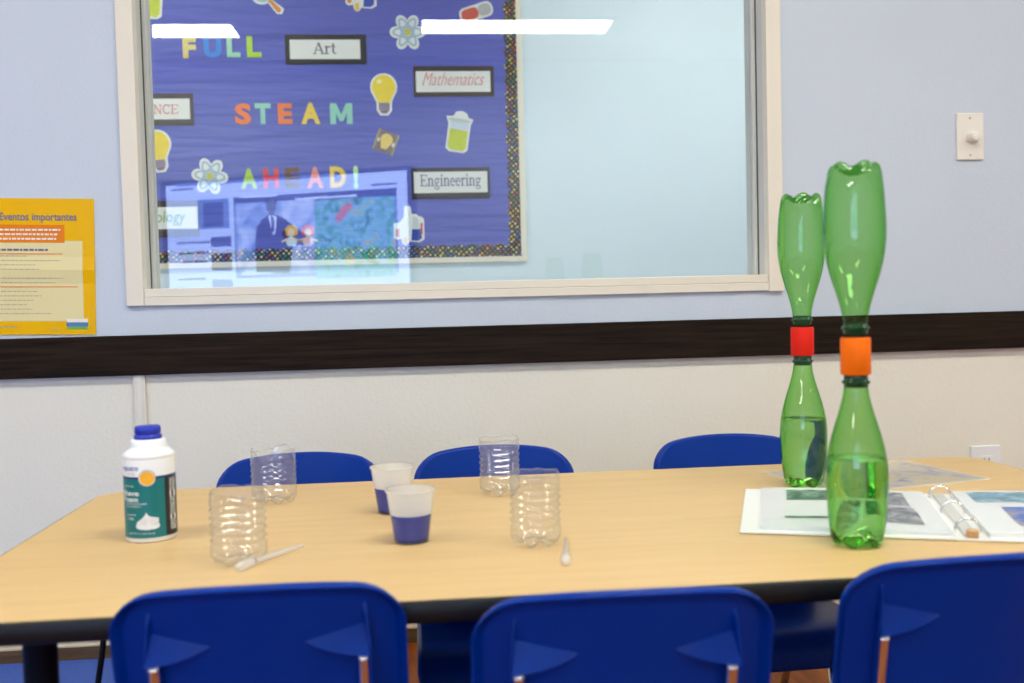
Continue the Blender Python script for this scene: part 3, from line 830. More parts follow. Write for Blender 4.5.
def sheet():
    a = math.radians(13)
    R = Vector((0.897, 1.497)); u = Vector((math.cos(a), math.sin(a))); v = Vector((-math.sin(a), math.cos(a)))
    t = thing('laminated_sheet', 'laminated picture map lying behind the binder and the far bottle', 'sheet', (R.x, R.y, ZT), a)
    w, h = 0.281, 0.206
    LAM = mat('laminate_clear_edge', (0.74, 0.70, 0.62), 0.15, var=0.03)
    box('sleeve', -w, 0, 0, h, 0.0, 0.0005, LAM, t)
    mp = photo_mat('map_print', [(0.26, 0.24, 0.32), (0.45, 0.43, 0.50), (0.58, 0.52, 0.46), (0.66, 0.56, 0.38), (0.40, 0.45, 0.40)], 22, 0.12)  # print colours lightened to hold the wall's reflection on the glossy sheet
    raw('map_print', [(-w+0.006, 0.006, 0.0007), (-0.006, 0.006, 0.0007), (-0.006, h-0.006, 0.0007), (-w+0.006, h-0.006, 0.0007)], [(0, 1, 2, 3)], mp, t)
    return t
sheet()

# ------------------------------------------------------------------ wall fittings
def dimmer():
    x0, z1 = on_plane(955, 113, YW); x1, z0 = on_plane(983, 160.5, YW)
    t = thing('dimmer_switch', 'ivory wall plate with a round dimmer knob', 'switch', ((x0+x1)/2, YW, (z0+z1)/2))
    w, h = 0.0345, 0.057
    box('plate', -w, w, -0.006, 0.0, -h, h, PLATE, t, 0.002)
    kn = lathe('knob', [(0.0, 0.0), (0.0145, 0.0), (0.0145, 0.004), (0.0128, 0.006), (0.0120, 0.020), (0.0105, 0.0215), (0.0, 0.0218)], PLATE, t, 40,
               fn=lambda r, z, a, i: (r*(1+0.02*math.cos(20*a)) if i in (3, 4) else r, z))
    kn.rotation_euler = (PI/2, 0, 0); kn.location = (0.004, -0.006, -0.003)
    for zz in (0.045, -0.045):
        s = lathe('screw', [(0.0, 0.0), (0.0032, 0.0), (0.0028, 0.0008), (0.0, 0.001)], mat('screw_ivory', (0.6, 0.56, 0.5), 0.4, var=0.02), t, 12)
        s.rotation_euler = (PI/2, 0, 0); s.location = (0, -0.006, zz)
dimmer()
def outlet():
    x0, z1 = on_plane(969.5, 446, YW); x1, _ = on_plane(1000, 446.5, YW)
    t = thing('wall_outlet', 'white outlet plate low on the wall beyond the table corner', 'outlet', ((x0+x1)/2, YW, z1-0.0575))
    w, h = 0.0385, 0.0575
    box('plate', -w, w, -0.006, 0, -h, h, WHITEP, t, 0.002)
    for zz in (0.020, -0.020):
        s = box('socket', -0.016, 0.016, -0.0085, -0.006, zz-0.013, zz+0.013, WHITEP, t, 0.001)
        for sx in (-0.006, 0.006): box('slot', sx-0.001, sx+0.001, -0.0088, -0.0085, zz-0.001, zz+0.007, GASKET, s)
outlet()
rw = thing('cable_raceway', 'cream cable channel running down the wall below the dark rail', 'raceway', (-0.635, YW, 0))
box('channel', -0.0135, 0.0135, -0.011, 0, 0.042, rz0, mat('raceway_cream', (0.80, 0.74, 0.62), 0.45, var=0.02), rw, 0.002)
box('cover_ridge', -0.0055, 0.0055, -0.0128, -0.011, 0.042, rz0, mat('raceway_cream2', (0.84, 0.79, 0.68), 0.45, var=0.02), rw, 0.0008)

# ------------------------------------------------------------------ poster on the wall
def poster():
    xr, zt = on_plane(90.5, 199, YW); _, zb = on_plane(95, 334.5, YW)
    w = 0.46; h = zt-zb
    t = thing('event_poster', 'yellow poster of events in Spanish resting on the dark rail', 'poster', (xr, YW-0.0015, zb))
    t.rotation_euler = (0, math.radians(1.4), 0)
    YEL = mat('poster_yellow', (0.92, 0.50, 0.0), 0.25, var=0.05, scale=8, spec=0.2)
    CRM = mat('poster_cream', (0.86, 0.74, 0.38), 0.25, var=0.02, spec=0.25)
    ORG = mat('poster_orange', (0.88, 0.24, 0.01), 0.25, var=0.04, spec=0.2)
    INK = mat('poster_ink', (0.16, 0.16, 0.26), 0.4, var=0.05)
    INK2 = mat('poster_ink_grey', (0.45, 0.40, 0.32), 0.4, var=0.05)
    zf = h*0.475                               # horizontal fold
    def yf(z):                                  # the sheet bulges off the wall at the fold
        return -0.0035*max(0, 1-abs(z-zf)/0.03)-0.001
    def lay(name, pts, off, m, par=None):
        zs = sorted(set([p[1] for p in pts]))
        zmin, zmax = zs[0], zs[-1]
        x0 = min(p[0] for p in pts); x1 = max(p[0] for p in pts)
        cuts = sorted(set([zmin, zmax]+[z for z in (zf-0.03, zf-0.015, zf-0.004, zf, zf+0.004, zf+0.015, zf+0.03) if zmin < z < zmax]))
        vs, fs = [], []
        for z in cuts: vs += [(x0, yf(z)-off, z), (x1, yf(z)-off, z)]
        for i in range(len(cuts)-1): fs.append((2*i, 2*i+1, 2*i+3, 2*i+2))
        return raw(name, vs, fs, m, par or t)
    vs, fs = [], []
    cuts = [0, zf-0.03, zf-0.015, zf-0.004, zf, zf+0.004, zf+0.015, zf+0.03, h]
    for z in cuts: vs += [(-w, yf(z), z), (0, yf(z), z), (-w, 0.0015, z), (0, 0.0015, z)]
    for i in range(len(cuts)-1):
        a, b = 4*i, 4*i+4
        fs += [(a, a+1, b+1, b), (a+2, b+2, b+3, a+3), (a+1, a+3, b+3, b+1), (a, b, b+2, a+2)]
    fs += [(0, 2, 3, 1), (len(cuts)*4-4, len(cuts)*4-3, len(cuts)*4-1, len(cuts)*4-2)]
    raw('paper', vs, fs, YEL, t)
    s = h/135.5                                 # metres per measured unit of the poster's height
    def X(px): return (px-94.5)*s
    def Z(py): return h-(py-199)*s
    lay('text_panel', rect(-w+0.02, X(83), Z(321), Z(241)), 0.0004, CRM)
    lay('heading_band', rect(-w+0.012, X(66), Z(243), Z(225)), 0.0007, ORG)
    v, f = text_mesh('? Eventos importantes', 0.02, bold=0.0003)
    p = fit_text(v, X(-1), X(78), Z(223.5), Z(213.0))
    raw('title', [(a, yf(b)-0.0012, b) for a, b, c in p], f, INK, t)
    def bars(name, lines, m, hgt):
        vs, fs = [], []
        for x0, x1, z in lines:
            x = x0
            while x < x1:
                wd = min(random.uniform(0.004, 0.013), x1-x)
                b = len(vs)
                vs += [(x, yf(z)-0.0013, z), (x+wd, yf(z)-0.0013, z), (x+wd, yf(z+hgt)-0.0013, z+hgt), (x, yf(z+hgt)-0.0013, z+hgt)]; fs.append((b, b+1, b+2, b+3)); x += wd+0.0022
        raw(name, vs, fs, m, t)
    PWt = mat('poster_white_ink', (0.9, 0.85, 0.75), 0.3, var=0.02)
    bars('heading_text', [(-w+0.02, X(62), Z(231)), (-w+0.02, X(60), Z(235.5)), (-w+0.02, X(58), Z(240))], PWt, 0.0040)
    bars('subheading_text', [(-w+0.03, X(50), Z(251))], INK, 0.0045)
    bars('body_text', [(-w+0.03, X(20+random.random()*44), Z(256.5+4.4*i)) for i in range(14) if i not in (4,)], INK2, 0.0016)
    bars('rule_line', [], ORG, 0.001) if False else lay('rule_line', rect(-w+0.03, X(64), Z(254.4), Z(253.6)), 0.0014, ORG)
    lay('rule_line', rect(-w+0.03, X(78), Z(287.2), Z(286.4)), 0.0014, ORG)
    bars('footer_text', [(-w+0.03, X(20), Z(327)), (X(52), X(58), Z(329.5))], INK2, 0.0022)
    # small striped emblem in the corner
    em = plate('emblem', rrect(X(66), X(87.5), Z(326.6), Z(322.2), 0.0035), -0.0012, 0.0004, mat('emblem_blue', (0.10, 0.22, 0.42), 0.3, var=0.02), t)
    plate('emblem_stripe', rect(X(67), X(87), Z(322.2), Z(318.6)), -0.0012, 0.0004, PWt, em)
    plate('emblem_stripe', rect(X(67), X(86.5), Z(329.2), Z(326.8)), -0.0012, 0.0004, mat('emblem_green', (0.15, 0.5, 0.08), 0.3, var=0.02), em)
    return t
poster()

# ------------------------------------------------------------------ bulletin board in the next room
def B(x, y): return on_plane(x, y, YB)
bx1, bz0 = B(527, 261.5)
bx0, bz1 = bx1-2.44, bz0+1.26
bd = thing('bulletin_board', 'large blue bulletin board on the wall behind the window', 'bulletin board', ((bx0+bx1)/2, YB, bz0))
bcx = (bx0+bx1)/2
PAPERB = mat('board_paper_blue', (0.095, 0.115, 0.50), 0.6, var=0.16, scale=2.2, stretch=(0.35, 1, 3), bump=0.8, bscale=4, bdist=0.03)
HW = (bx1-bx0)/2; HB = bz1-bz0
box('paper', -HW+0.02, HW-0.02, -0.012, 0.0, 0.02, HB-0.02, PAPERB, bd)
fw = 0.026
for a, b2, c, d in ((-HW, HW, 0, fw), (-HW, HW, HB-fw, HB), (-HW, -HW+fw, fw, HB-fw), (HW-fw, HW, fw, HB-fw)):
    box('frame', a, b2, -0.0128, 0.0, c, d, CREAM, bd, 0.003)
def border_mat():
    m, nt, b, out = new_mat('border_black_dots')
    tc = N(nt, 'ShaderNodeTexCoord'); vo = N(nt, 'ShaderNodeTexVoronoi'); vo.inputs['Scale'].default_value = 62; vo.inputs['Randomness'].default_value = 0.25
    mp = N(nt, 'ShaderNodeMapping'); mp.inputs['Rotation'].default_value = (0, 0.7, 0)
    nt.links.new(tc.outputs['Object'], mp.inputs[0]); nt.links.new(mp.outputs[0], vo.inputs['Vector'])
    lt = N(nt, 'ShaderNodeMath', operation='LESS_THAN'); lt.inputs[1].default_value = 0.30; nt.links.new(vo.outputs['Distance'], lt.inputs[0])
    hs = N(nt, 'ShaderNodeSeparateColor'); nt.links.new(vo.outputs['Color'], hs.inputs[0])
    rp = N(nt, 'ShaderNodeValToRGB'); rp.color_ramp.interpolation = 'CONSTANT'
    el = rp.color_ramp.elements
    cols = [(0.85, 0.6, 0.05), (0.55, 0.08, 0.05), (0.05, 0.25, 0.1), (0.8, 0.7, 0.3), (0.1, 0.2, 0.5)]
    while len(el) < len(cols): el.new(0.5)
    for i, c in enumerate(cols): el[i].position = i/len(cols); el[i].color = (*c, 1)
    nt.links.new(hs.outputs[0], rp.inputs[0])
    mx = N(nt, 'ShaderNodeMix', data_type='RGBA'); mx.inputs[6].default_value = (0.018, 0.012, 0.010, 1)
    nt.links.new(lt.outputs[0], mx.inputs[0]); nt.links.new(rp.outputs[0], mx.inputs[7]); nt.links.new(mx.outputs[2], b.inputs['Base Color'])
    b.inputs['Roughness'].default_value = 0.35
    return m
BORD = border_mat()
def scallop_strip(x0, x1, horizontal, flip, fixed, w, pitch):
    """Scalloped trim: straight outer side, bumps inwards."""
    n = max(1, round((x1-x0)/pitch)); p = (x1-x0)/n
    s = -1 if flip else 1
    pts = [(x0, 0)]
    for i in range(n):
        for k in range(8):
            a = PI*(k+0.0)/8
            pts.append((x0+p*(i+0.5)-math.cos(a)*p/2, w*0.66+w*0.34*math.sin(a)**0.8))
    pts += [(x1, w*0.66), (x1, 0)]
    if horizontal: q = [(u, fixed+s*v) for u, v in pts]
    else: q = [(fixed+s*v, u) for u, v in pts]
    plate('border_strip', q, -0.012, 0.0008, BORD, bd)
bw, pit = 0.054, 0.061
inx, inz = HW-fw, fw
L3 = 2*inx/3
for i in range(3):
    scallop_strip(-inx+i*L3, -inx+(i+1)*L3-0.001, True, False, inz, bw, pit)
    scallop_strip(-inx+i*L3, -inx+(i+1)*L3-0.001, True, True, HB-fw, bw, pit)
L2 = (HB-2*fw-2*bw*0.72)/2
for i in range(2):
    z0 = fw+bw*0.72+i*L2
    scallop_strip(z0, z0+L2-0.001, False, True, inx, bw, pit)
    scallop_strip(z0, z0+L2-0.001, False, False, -inx, bw, pit)
YP = YB-0.012            # face of the blue paper
U = YB/FPX               # size of one measured unit on the board
def colmat(name, c, var=0.05): return mat('card_'+name, c, 0.5, var=var, scale=60)
# ---- cut-out letters
LC = {'yellow': (0.90, 0.62, 0.05), 'blue': (0.03, 0.25, 0.75), 'teal': (0.35, 0.66, 0.45), 'lime': (0.45, 0.68, 0.03), 'orange': (0.90, 0.20, 0.03), 'mint': (0.30, 0.64, 0.50),
      'red': (0.80, 0.06, 0.05), 'brown': (0.16, 0.07, 0.02), 'salmon': (0.90, 0.30, 0.22), 'pale green': (0.50, 0.80, 0.40), 'mottled yellow': (0.80, 0.62, 0.22)}
def letters(word, rows):
    for chh, colr, x0, x1, y0, y1 in rows:
        ax, az1 = B(x0, y0); bx, az0 = B(x1, y1)
        if chh == 'M':      # outline drawn by hand, front and back plus sides
            ol = [(0, 0), (0.26, 0), (0.26, 0.52), (0.42, 0.14), (0.58, 0.14), (0.74, 0.52), (0.74, 0), (1, 0), (1, 1), (0.72, 1), (0.5, 0.46), (0.28, 1), (0, 1)]
            n = len(ol); vs = [Vector((a, b, 0.0015)) for a, b in ol]+[Vector((a, b, -0.0015)) for a, b in ol]
            fs = [tuple(range(n)), tuple(reversed(range(n, 2*n)))]+[(i, i+n, (i+1) % n+n, (i+1) % n) for i in range(n)]
        else: vs, fs = text_mesh(chh, 0.1, bold=0.0048, extrude=0.0015)
        p = fit_text(vs, ax, bx, az0, az1)
        cxm = (ax+bx)/2
        o = raw('cutout_letter', [(a-cxm, -0.0015-c, b-az0) for a, b, c in p], fs, colmat('letter_'+colr.replace(' ', '_'), LC[colr], 0.35 if 'mottled' in colr else 0.05))
        o.location = (cxm, YP, az0)
        nm = 'exclamation mark' if chh == '!' else 'letter '+chh
        tag(o, {('FULL', 227): 'teal cut-out letter L, first L of FULL on the blue board', ('FULL', 247): 'lime cut-out letter L, last letter of FULL on the blue board'}.get((word, x0), '%s cut-out %s of the word %s on the blue board' % (colr, nm, word)), 'letter', 'cut-out letters of FULL STEAM AHEAD')
letters('FULL', [('F', 'mottled yellow', 183, 197, 38, 59), ('U', 'blue', 204, 222, 38.5, 58.5), ('L', 'teal', 227, 241, 38, 58), ('L', 'lime', 247, 262, 37, 58)])
letters('STEAM', [('S', 'orange', 235, 252, 104, 125), ('T', 'mint', 255, 271.5, 104, 124.5), ('E', 'orange', 278, 293, 104, 124.5), ('A', 'yellow', 301, 321, 103.5, 124.5), ('M', 'mint', 330, 353, 104, 124.5)])
letters('AHEAD', [('A', 'lime', 241, 258, 169, 189), ('H', 'red', 263.5, 279.5, 168.5, 188.5), ('E', 'brown', 285, 300.5, 168, 188), ('A', 'salmon', 307, 324, 167.5, 188.5), ('D', 'yellow', 330, 346.5, 167, 188), ('!', 'pale green', 353, 359, 166, 189)])

# ---- word cards with hand-built serif lettering
def ribbon(vs, fs, pts, w):
    pts = [Vector((p[0], p[1], 0)) for p in pts]
    for i in range(len(pts)-1):
        d = pts[i+1]-pts[i]
        if d.length < 1e-9: continue
        d.normalize(); nn = Vector((-d.y, d.x, 0))*w/2; e = d*w*0.2
        b = len(vs); vs += [pts[i]-nn-e, pts[i+1]-nn+e, pts[i+1]+nn+e, pts[i]+nn-e]; fs.append((b, b+1, b+2, b+3))
def arc(cx, cy, rx, ry, a0, a1, n=12): return [(cx+rx*math.cos(math.radians(a0+(a1-a0)*i/n)), cy+ry*math.sin(math.radians(a0+(a1-a0)*i/n))) for i in range(n+1)]
TK, TN = 0.115, 0.055
SER = {
 'A': (0.72, [([(0.06, 0), (0.34, 0.7)], TN), ([(0.34, 0.7), (0.62, 0)], TK), ([(0.17, 0.24), (0.5, 0.24)], TN), ([(-0.02, 0.02), (0.18, 0.02)], TN), ([(0.48, 0.02), (0.72, 0.02)], TN)]),
 'r': (0.42, [([(0.13, 0), (0.13, 0.47)], TK), ([(0.02, 0.46), (0.14, 0.46)], TN), ([(0.02, 0.02), (0.27, 0.02)], TN), ([(0.14, 0.33), (0.22, 0.44), (0.31, 0.47), (0.38, 0.42)], 0.08)]),
 't': (0.36, [([(0.15, 0.64), (0.15, 0.1)], TK), ([(0.15, 0.1), (0.2, 0.02), (0.28, 0.02), (0.34, 0.08)], 0.06), ([(0.02, 0.46), (0.31, 0.46)], TN)]),
 'E': (0.66, [([(0.14, 0), (0.14, 0.7)], TK), ([(0.02, 0.68), (0.58, 0.68), (0.58, 0.54)], TN), ([(0.14, 0.36), (0.42, 0.36)], TN), ([(0.42, 0.28), (0.42, 0.44)], TN), ([(0.02, 0.02), (0.6, 0.02), (0.6, 0.17)], TN)]),
 'n': (0.58, [([(0.13, 0), (0.13, 0.47)], TK), ([(0.02, 0.46), (0.14, 0.46)], TN), ([(0.02, 0.02), (0.25, 0.02)], TN), ([(0.14, 0.34), (0.22, 0.45), (0.33, 0.47), (0.42, 0.40)], 0.07), ([(0.43, 0.42), (0.43, 0)], TK), ([(0.32, 0.02), (0.55, 0.02)], TN)]),
 'g': (0.52, [(arc(0.23, 0.31, 0.15, 0.15, 0, 360), 0.075), (arc(0.24, -0.1, 0.19, 0.1, 0, 360), 0.06), ([(0.14, 0.19), (0.10, 0.08), (0.2, 0.02), (0.36, -0.01)], 0.06), ([(0.34, 0.42), (0.48, 0.47)], 0.06)]),
 'i': (0.30, [([(0.14, 0), (0.14, 0.47)], TK), ([(0.02, 0.46), (0.15, 0.46)], TN), ([(0.02, 0.02), (0.27, 0.02)], TN), ([(0.14, 0.60), (0.14, 0.70)], TK)]),
 'e': (0.48, [(arc(0.24, 0.235, 0.185, 0.225, 5, 310, 16), 0.08), ([(0.07, 0.27), (0.42, 0.27)], TN)]),
 'S': (0.56, [(arc(0.27, 0.52, 0.2, 0.17, 40, 255, 10)+arc(0.27, 0.19, 0.21, 0.18, 85, -150, 12), 0.09)]),
 'C': (0.66, [(arc(0.34, 0.35, 0.28, 0.34, 45, 315, 18), 0.09), ([(0.56, 0.5), (0.56, 0.7)], TN)]),
 'I': (0.34, [([(0.16, 0), (0.16, 0.7)], TK), ([(0.03, 0.68), (0.29, 0.68)], TN), ([(0.03, 0.02), (0.29, 0.02)], TN)]),
 'N': (0.74, [([(0.14, 0), (0.14, 0.7)], TN), ([(0.12, 0.7), (0.58, 0.0)], TK), ([(0.59, 0), (0.59, 0.7)], TN), ([(0.03, 0.02), (0.25, 0.02)], TN), ([(0.48, 0.68), (0.70, 0.68)], TN), ([(0.03, 0.68), (0.14, 0.68)], TN)]),
}
def serif_text(s):
    vs, fs = [], []; x = 0
    for c in s:
        adv, st = SER[c]
        for pts, w in st: ribbon(vs, fs, [(p[0]+x, p[1]) for p in pts], w)
        x += adv
    return vs, fs
def word_card(word, label, x0, x1, y0, y1, bl, fcol, tcol, style, tx0, tx1, ty0, ty1):
    ax, az1 = B(x0, y0); bx, az0 = B(x1, y1); cx = (ax+bx)/2
    t = thing('word_card', label, 'sign', (cx, YP, az0), 0, 'framed word cards on the board')
    w, h = (bx-ax)/2, az1-az0
    plate('card_frame', rect(-w, w, 0, h), 0, 0.003, colmat('frame_'+fcol, {'black': (0.012, 0.010, 0.010), 'brown': (0.045, 0.025, 0.018)}[fcol]), t)
    l, r, tp, bt = [v*U for v in bl]
    plate('card_face', rect(-w+l, w-r, bt, h-tp), -0.003, 0.001, colmat('face_white', (0.80, 0.79, 0.76), 0.02), t)
    a0, c1 = B(tx0, ty0); a1, c0 = B(tx1, ty1)
    if style == 'serif': vs, fs = serif_text(word)
    elif style == 'script': vs, fs = text_mesh(word, 0.1, shear=0.45, bold=-0.0006)
    else: vs, fs = text_mesh(word, 0.1, shear=0.15, bold=0.001)
    p = fit_text(vs, a0-cx, a1-cx, c0-az0, c1-az0)
    raw('lettering', [(a, -0.0047, b) for a, b, c in p], fs, colmat('ink_'+tcol, {'purple': (0.14, 0.10, 0.18), 'red': (0.72, 0.22, 0.20), 'blue': (0.12, 0.14, 0.34), 'green': (0.25, 0.45, 0.10)}[tcol]), t)
word_card('Art', 'black framed word card reading Art', 285, 367, 35.5, 65, (4.5, 6, 5, 5), 'black', 'purple', 'serif', 313, 337, 43, 55.5)
word_card('Mathematics', 'brown framed word card reading Mathematics in red script', 413, 494, 67, 97, (2.5, 3.5, 5, 4.5), 'brown', 'red', 'script', 422, 484, 73.5, 86)
word_card('Engineering', 'black framed word card reading Engineering', 411, 490, 168.5, 198.5, (2.5, 2.5, 4, 6), 'black', 'blue', 'serif', 420, 481, 175, 189.5)
word_card('SCIENCE', 'brown framed word card reading SCIENCE, cut off by the window frame', 112, 195, 94.5, 126, (3, 3.5, 5, 6), 'brown', 'red', 'serif', 127, 179.5, 105, 115)
word_card('Technology', 'word card reading Technology in green, cut off by the window frame', 116, 201, 202, 237, (3, 2, 6, 8), 'brown', 'green', 'plain', 122, 187, 212, 226)

# ---- picture cut-outs
WH = colmat('white', (0.84, 0.84, 0.80), 0.02)
def cutout(name, label, cat, x, y, rot=0.0):
    cx, cz = B(x, y)
    t = thing(name, label, cat, (cx, YP, cz), 0, 'picture cut-outs on the board')
    t.rotation_euler = (0, math.radians(rot), 0)
    return t
def sc(pts): return [(a*U, b*U) for a, b in pts]
def layer(name, pts, k, m, t): return plate(name, sc(pts), -0.0016*k, 0.0016, m, t)
def bulb(label, x, y, rot=0):
    t = cutout('bulb_cutout', label, 'cutout', x, y, rot)
    out = ell(0, 6, 13.2, 14, 28, -0.55)[:] if False else [(13.2*math.cos(a), 6.5+13.5*math.sin(a)) for a in [math.radians(v) for v in range(-40, 221, 12)]] + [(-7.5, -8), (-7.5, -16), (-4, -21), (4, -21), (7.5, -16), (7.5, -8)]
    layer('backing', out, 0, WH, t)
    layer('glass_bulb', [(11.4*math.cos(a), 6.5+11.8*math.sin(a)) for a in [math.radians(v) for v in range(-42, 223, 12)]] + [(-5.4, -8.5), (5.4, -8.5)], 1, colmat('bulb_yellow', (0.88, 0.66, 0.03), 0.12), t)
    s = layer('screw_base', [(-5.2, -9), (5.2, -9), (5.2, -15), (2.5, -19), (-2.5, -19), (-5.2, -15)], 1, colmat('bulb_base', (0.22, 0.14, 0.24)), t)
    for zz in (-10.8, -13.2, -15.6): layer('thread', [(-5, zz-0.5), (5, zz+0.5), (5, zz+1.2), (-5, zz+0.2)], 2, colmat('bulb_thread', (0.5, 0.45, 0.5)), s)
    layer('shine', ell(-4.0, 12, 2.6, 2.0, 12), 2, colmat('bulb_shine', (0.95, 0.88, 0.5)), t)
bulb('large yellow light bulb cut-out between Art and Mathematics', 384, 94.5)
bulb('yellow light bulb cut-out below the SCIENCE card at the window edge', 159, 151, -6)
def atom(label, x, y, rot):
    t = cutout('atom_cutout', label, 'cutout', x, y, rot)
    R = 17.5
    out = []
    for k in range(72):
        a = 2*PI*k/72; out.append((R*(0.62+0.38*abs(math.cos(3*a))**0.9)*math.cos(a), R*1.05*(0.62+0.38*abs(math.cos(3*a))**0.9)*math.sin(a)))
    layer('backing', out, 0, WH, t)
    for k in range(3):
        a = PI*k/3
        o2 = ell(0, 0, 15, 5.6, 28); i2 = ell(0, 0, 12.9, 3.6, 28)
        def rt(p): return (p[0]*math.cos(a)-p[1]*math.sin(a), (p[0]*math.sin(a)+p[1]*math.cos(a))*1.04)
        n = 28; pts = [rt(p) for p in o2]+[rt(p) for p in i2]
        vs = [(px_*U, -0.0016-0.0006*(k+1), pz_*U) for px_, pz_ in pts]
        raw('orbit', vs, [(i, (i+1) % n, (i+1) % n+n, i+n) for i in range(n)], colmat('orbit_blue', (0.38, 0.52, 0.66)), t)
    layer('nucleus', ell(0, 0, 3.4, 3.4, 14), 2, colmat('nucleus', (0.62, 0.55, 0.08)), t)
atom('white atom cut-out to the right of the Art card', 407.5, 33, 0)
atom('white atom cut-out to the left of the word AHEAD', 210.5, 176.5, 8)
def beaker(label, x, y, rot):
    t = cutout('beaker_cutout', label, 'cutout', x, y, rot)
    layer('backing', [(-11, -17), (-7, -20), (7, -20), (11, -17), (11, 8), (13, 14), (8, 15), (6, 19), (1, 21), (-5, 19.5), (-7, 15), (-14, 14), (-11, 7)], 0, WH, t)
    layer('glass_part', [(-9, 2), (9, 2), (9, 10), (-9, 10)], 1, colmat('beaker_glass', (0.62, 0.70, 0.80)), t)
    layer('liquid', [(-9, -15), (-6, -18), (6, -18), (9, -15), (9, 2), (-9, 2.5)], 1, colmat('beaker_lime', (0.55, 0.62, 0.02), 0.2), t)
    layer('rim', ell(-0.5, 11.3, 11.5, 2.0, 20), 2, colmat('beaker_rim', (0.55, 0.6, 0.6)), t)
beaker('green beaker cut-out between Mathematics and Engineering', 458.5, 132.5, 9)
beaker('green beaker cut-out at the top left corner of the window', 151.5, -1.5, 5)
# bulb card (small square picture)
t = cutout('bulb_card', 'small tilted square card with a light bulb above Engineering', 'cutout', 386, 142.5, 22)
layer('card', rect(-10.5, 10.5, -10.5, 10.5), 0, colmat('card_speckle', (0.22, 0.15, 0.16), 0.5), t)
for xx in (-9.6, 9.6): layer('edging', rect(xx-0.9, xx+0.9, -10.5, 10.5), 1, colmat('card_edging', (0.42, 0.36, 0.12), 0.5), t)
layer('bulb_picture', [(6.2*math.cos(math.radians(v)), 2+6.2*math.sin(math.radians(v))) for v in range(-40, 221, 20)]+[(-2.6, -7), (2.6, -7)], 1, colmat('card_bulb', (0.85, 0.62, 0.15), 0.2), t)
layer('sparkle', [(6.5, 0), (8, 2.5), (9, -1), (7.6, -3)], 1, WH, t); layer('sparkle', [(-8.6, 0), (-7, 2.5), (-6.6, -1), (-7.6, -3)], 1, WH, t)
# magnifier
t = cutout('magnifier_cutout', 'magnifying glass cut-out with an orange handle above FULL', 'cutout', 262, -4)
layer('lens_rim', ell(0, 0, 10, 9, 28), 0, WH, t); layer('lens', ell(0, 0, 8, 7, 28), 1, colmat('lens_blue', (0.45, 0.62, 0.66)), t)
layer('handle_backing', [(4, -5), (8, -3), (21, -13), (19, -18), (14, -18)], 0, WH, t); layer('handle', [(6, -5.5), (8.5, -4), (18.5, -13.5), (17, -16.5), (14.5, -16.5)], 1, colmat('handle_orange', (0.75, 0.27, 0.03), 0.2), t)
# test tube sets
def tubes(label, x, y):
    t = cutout('flask_cutout', label, 'cutout', x, y)
    layer('backing', [(-15, -11), (-12, -13), (-8, -12), (-7, -17), (-4, -19), (-1, -17), (0, -15), (10, -16), (15, -13), (15, 6), (13, 9), (9, 10), (8, 12), (3, 12), (2, 20), (-4, 20), (-5, 9), (-9, 4), (-15, 3)], 0, WH, t)
    layer('flask_liquid', [(2, -14), (9, -14.5), (12.5, -12), (12, -3), (3, -3)], 1, colmat('flask_blue', (0.02, 0.06, 0.42), 0.3), t)
    layer('flask_glass', [(3, -3), (12, -3), (8.5, 8), (4, 10)], 1, colmat('flask_glass', (0.62, 0.68, 0.72)), t)
    layer('vial', rrect(-13.5, -9.2, -10.8, -2, 1.8), 1, colmat('vial_orange', (0.75, 0.25, 0.02), 0.15), t)
    layer('vial', rrect(-6, -2, -17.5, -10.5, 1.8), 1, colmat('vial_yellow', (0.88, 0.55, 0.03), 0.15), t)
    layer('vial', rect(11.5, 13.5, -8, 3), 2, colmat('vial_red', (0.6, 0.06, 0.08), 0.15), t)
tubes('flask and vials cut-out below the Engineering card', 409, 226.5)
tubes('flask and vials cut-out at the top edge above Art', 361, -7)
# pen-like vial behind the light's mirror image
t = cutout('capsule_cutout', 'red and grey vial cut-out above the Mathematics card', 'cutout', 476, 13, -18)
layer('backing', rrect(-17, 17, -7.5, 7.5, 6), 0, WH, t); layer('red_half', rrect(-15, 2, -5.5, 5.5, 4.5), 1, colmat('capsule_red', (0.68, 0.10, 0.06), 0.15), t); layer('grey_half', rrect(2.2, 15, -5.5, 5.5, 4.5), 1, colmat('capsule_grey', (0.5, 0.5, 0.5), 0.15), t)
# pair of paper children
t = cutout('children_cutout', 'cut-out of two little paper children holding hands below AHEAD', 'cutout', 300, 236)
SKIN = colmat('paper_skin', (0.82, 0.62, 0.45))
for sx, hair, dress in ((-8, (0.80, 0.48, 0.03), (0.62, 0.72, 0.86)), (8, (0.75, 0.12, 0.14), (0.80, 0.55, 0.62))):
    nm = '%d' % (sx+8)
    layer('hair', [(sx-6.5, 2), (sx-6, 7), (sx-2.5, 10.5), (sx+2.5, 10.5), (sx+6, 7), (sx+6.5, 2), (sx+4, 0), (sx-4, 0)], 0, colmat('hair_'+nm, hair, 0.15), t)
    layer('face', ell(sx, 3.5, 3.4, 4.0, 16), 1, SKIN, t)
    layer('dress', [(sx-2, -0.5), (sx+2, -0.5), (sx+5.5, -6), (sx+3.5, -10), (sx-3.5, -10), (sx-5.5, -6)], 0, colmat('dress_'+nm, dress), t)
    for s2 in (-1, 1): layer('arm', [(sx+s2*2, -1.5), (sx+s2*9.5, -4.5), (sx+s2*9.5, -6.5), (sx+s2*3, -4)], 1, SKIN, t)
layer('dark_bow', [(-17.5, 2), (-15.5, 6), (-13, 4), (-12, -1), (-15, -2)], 0, colmat('bow_dark', (0.08, 0.02, 0.09)), t)

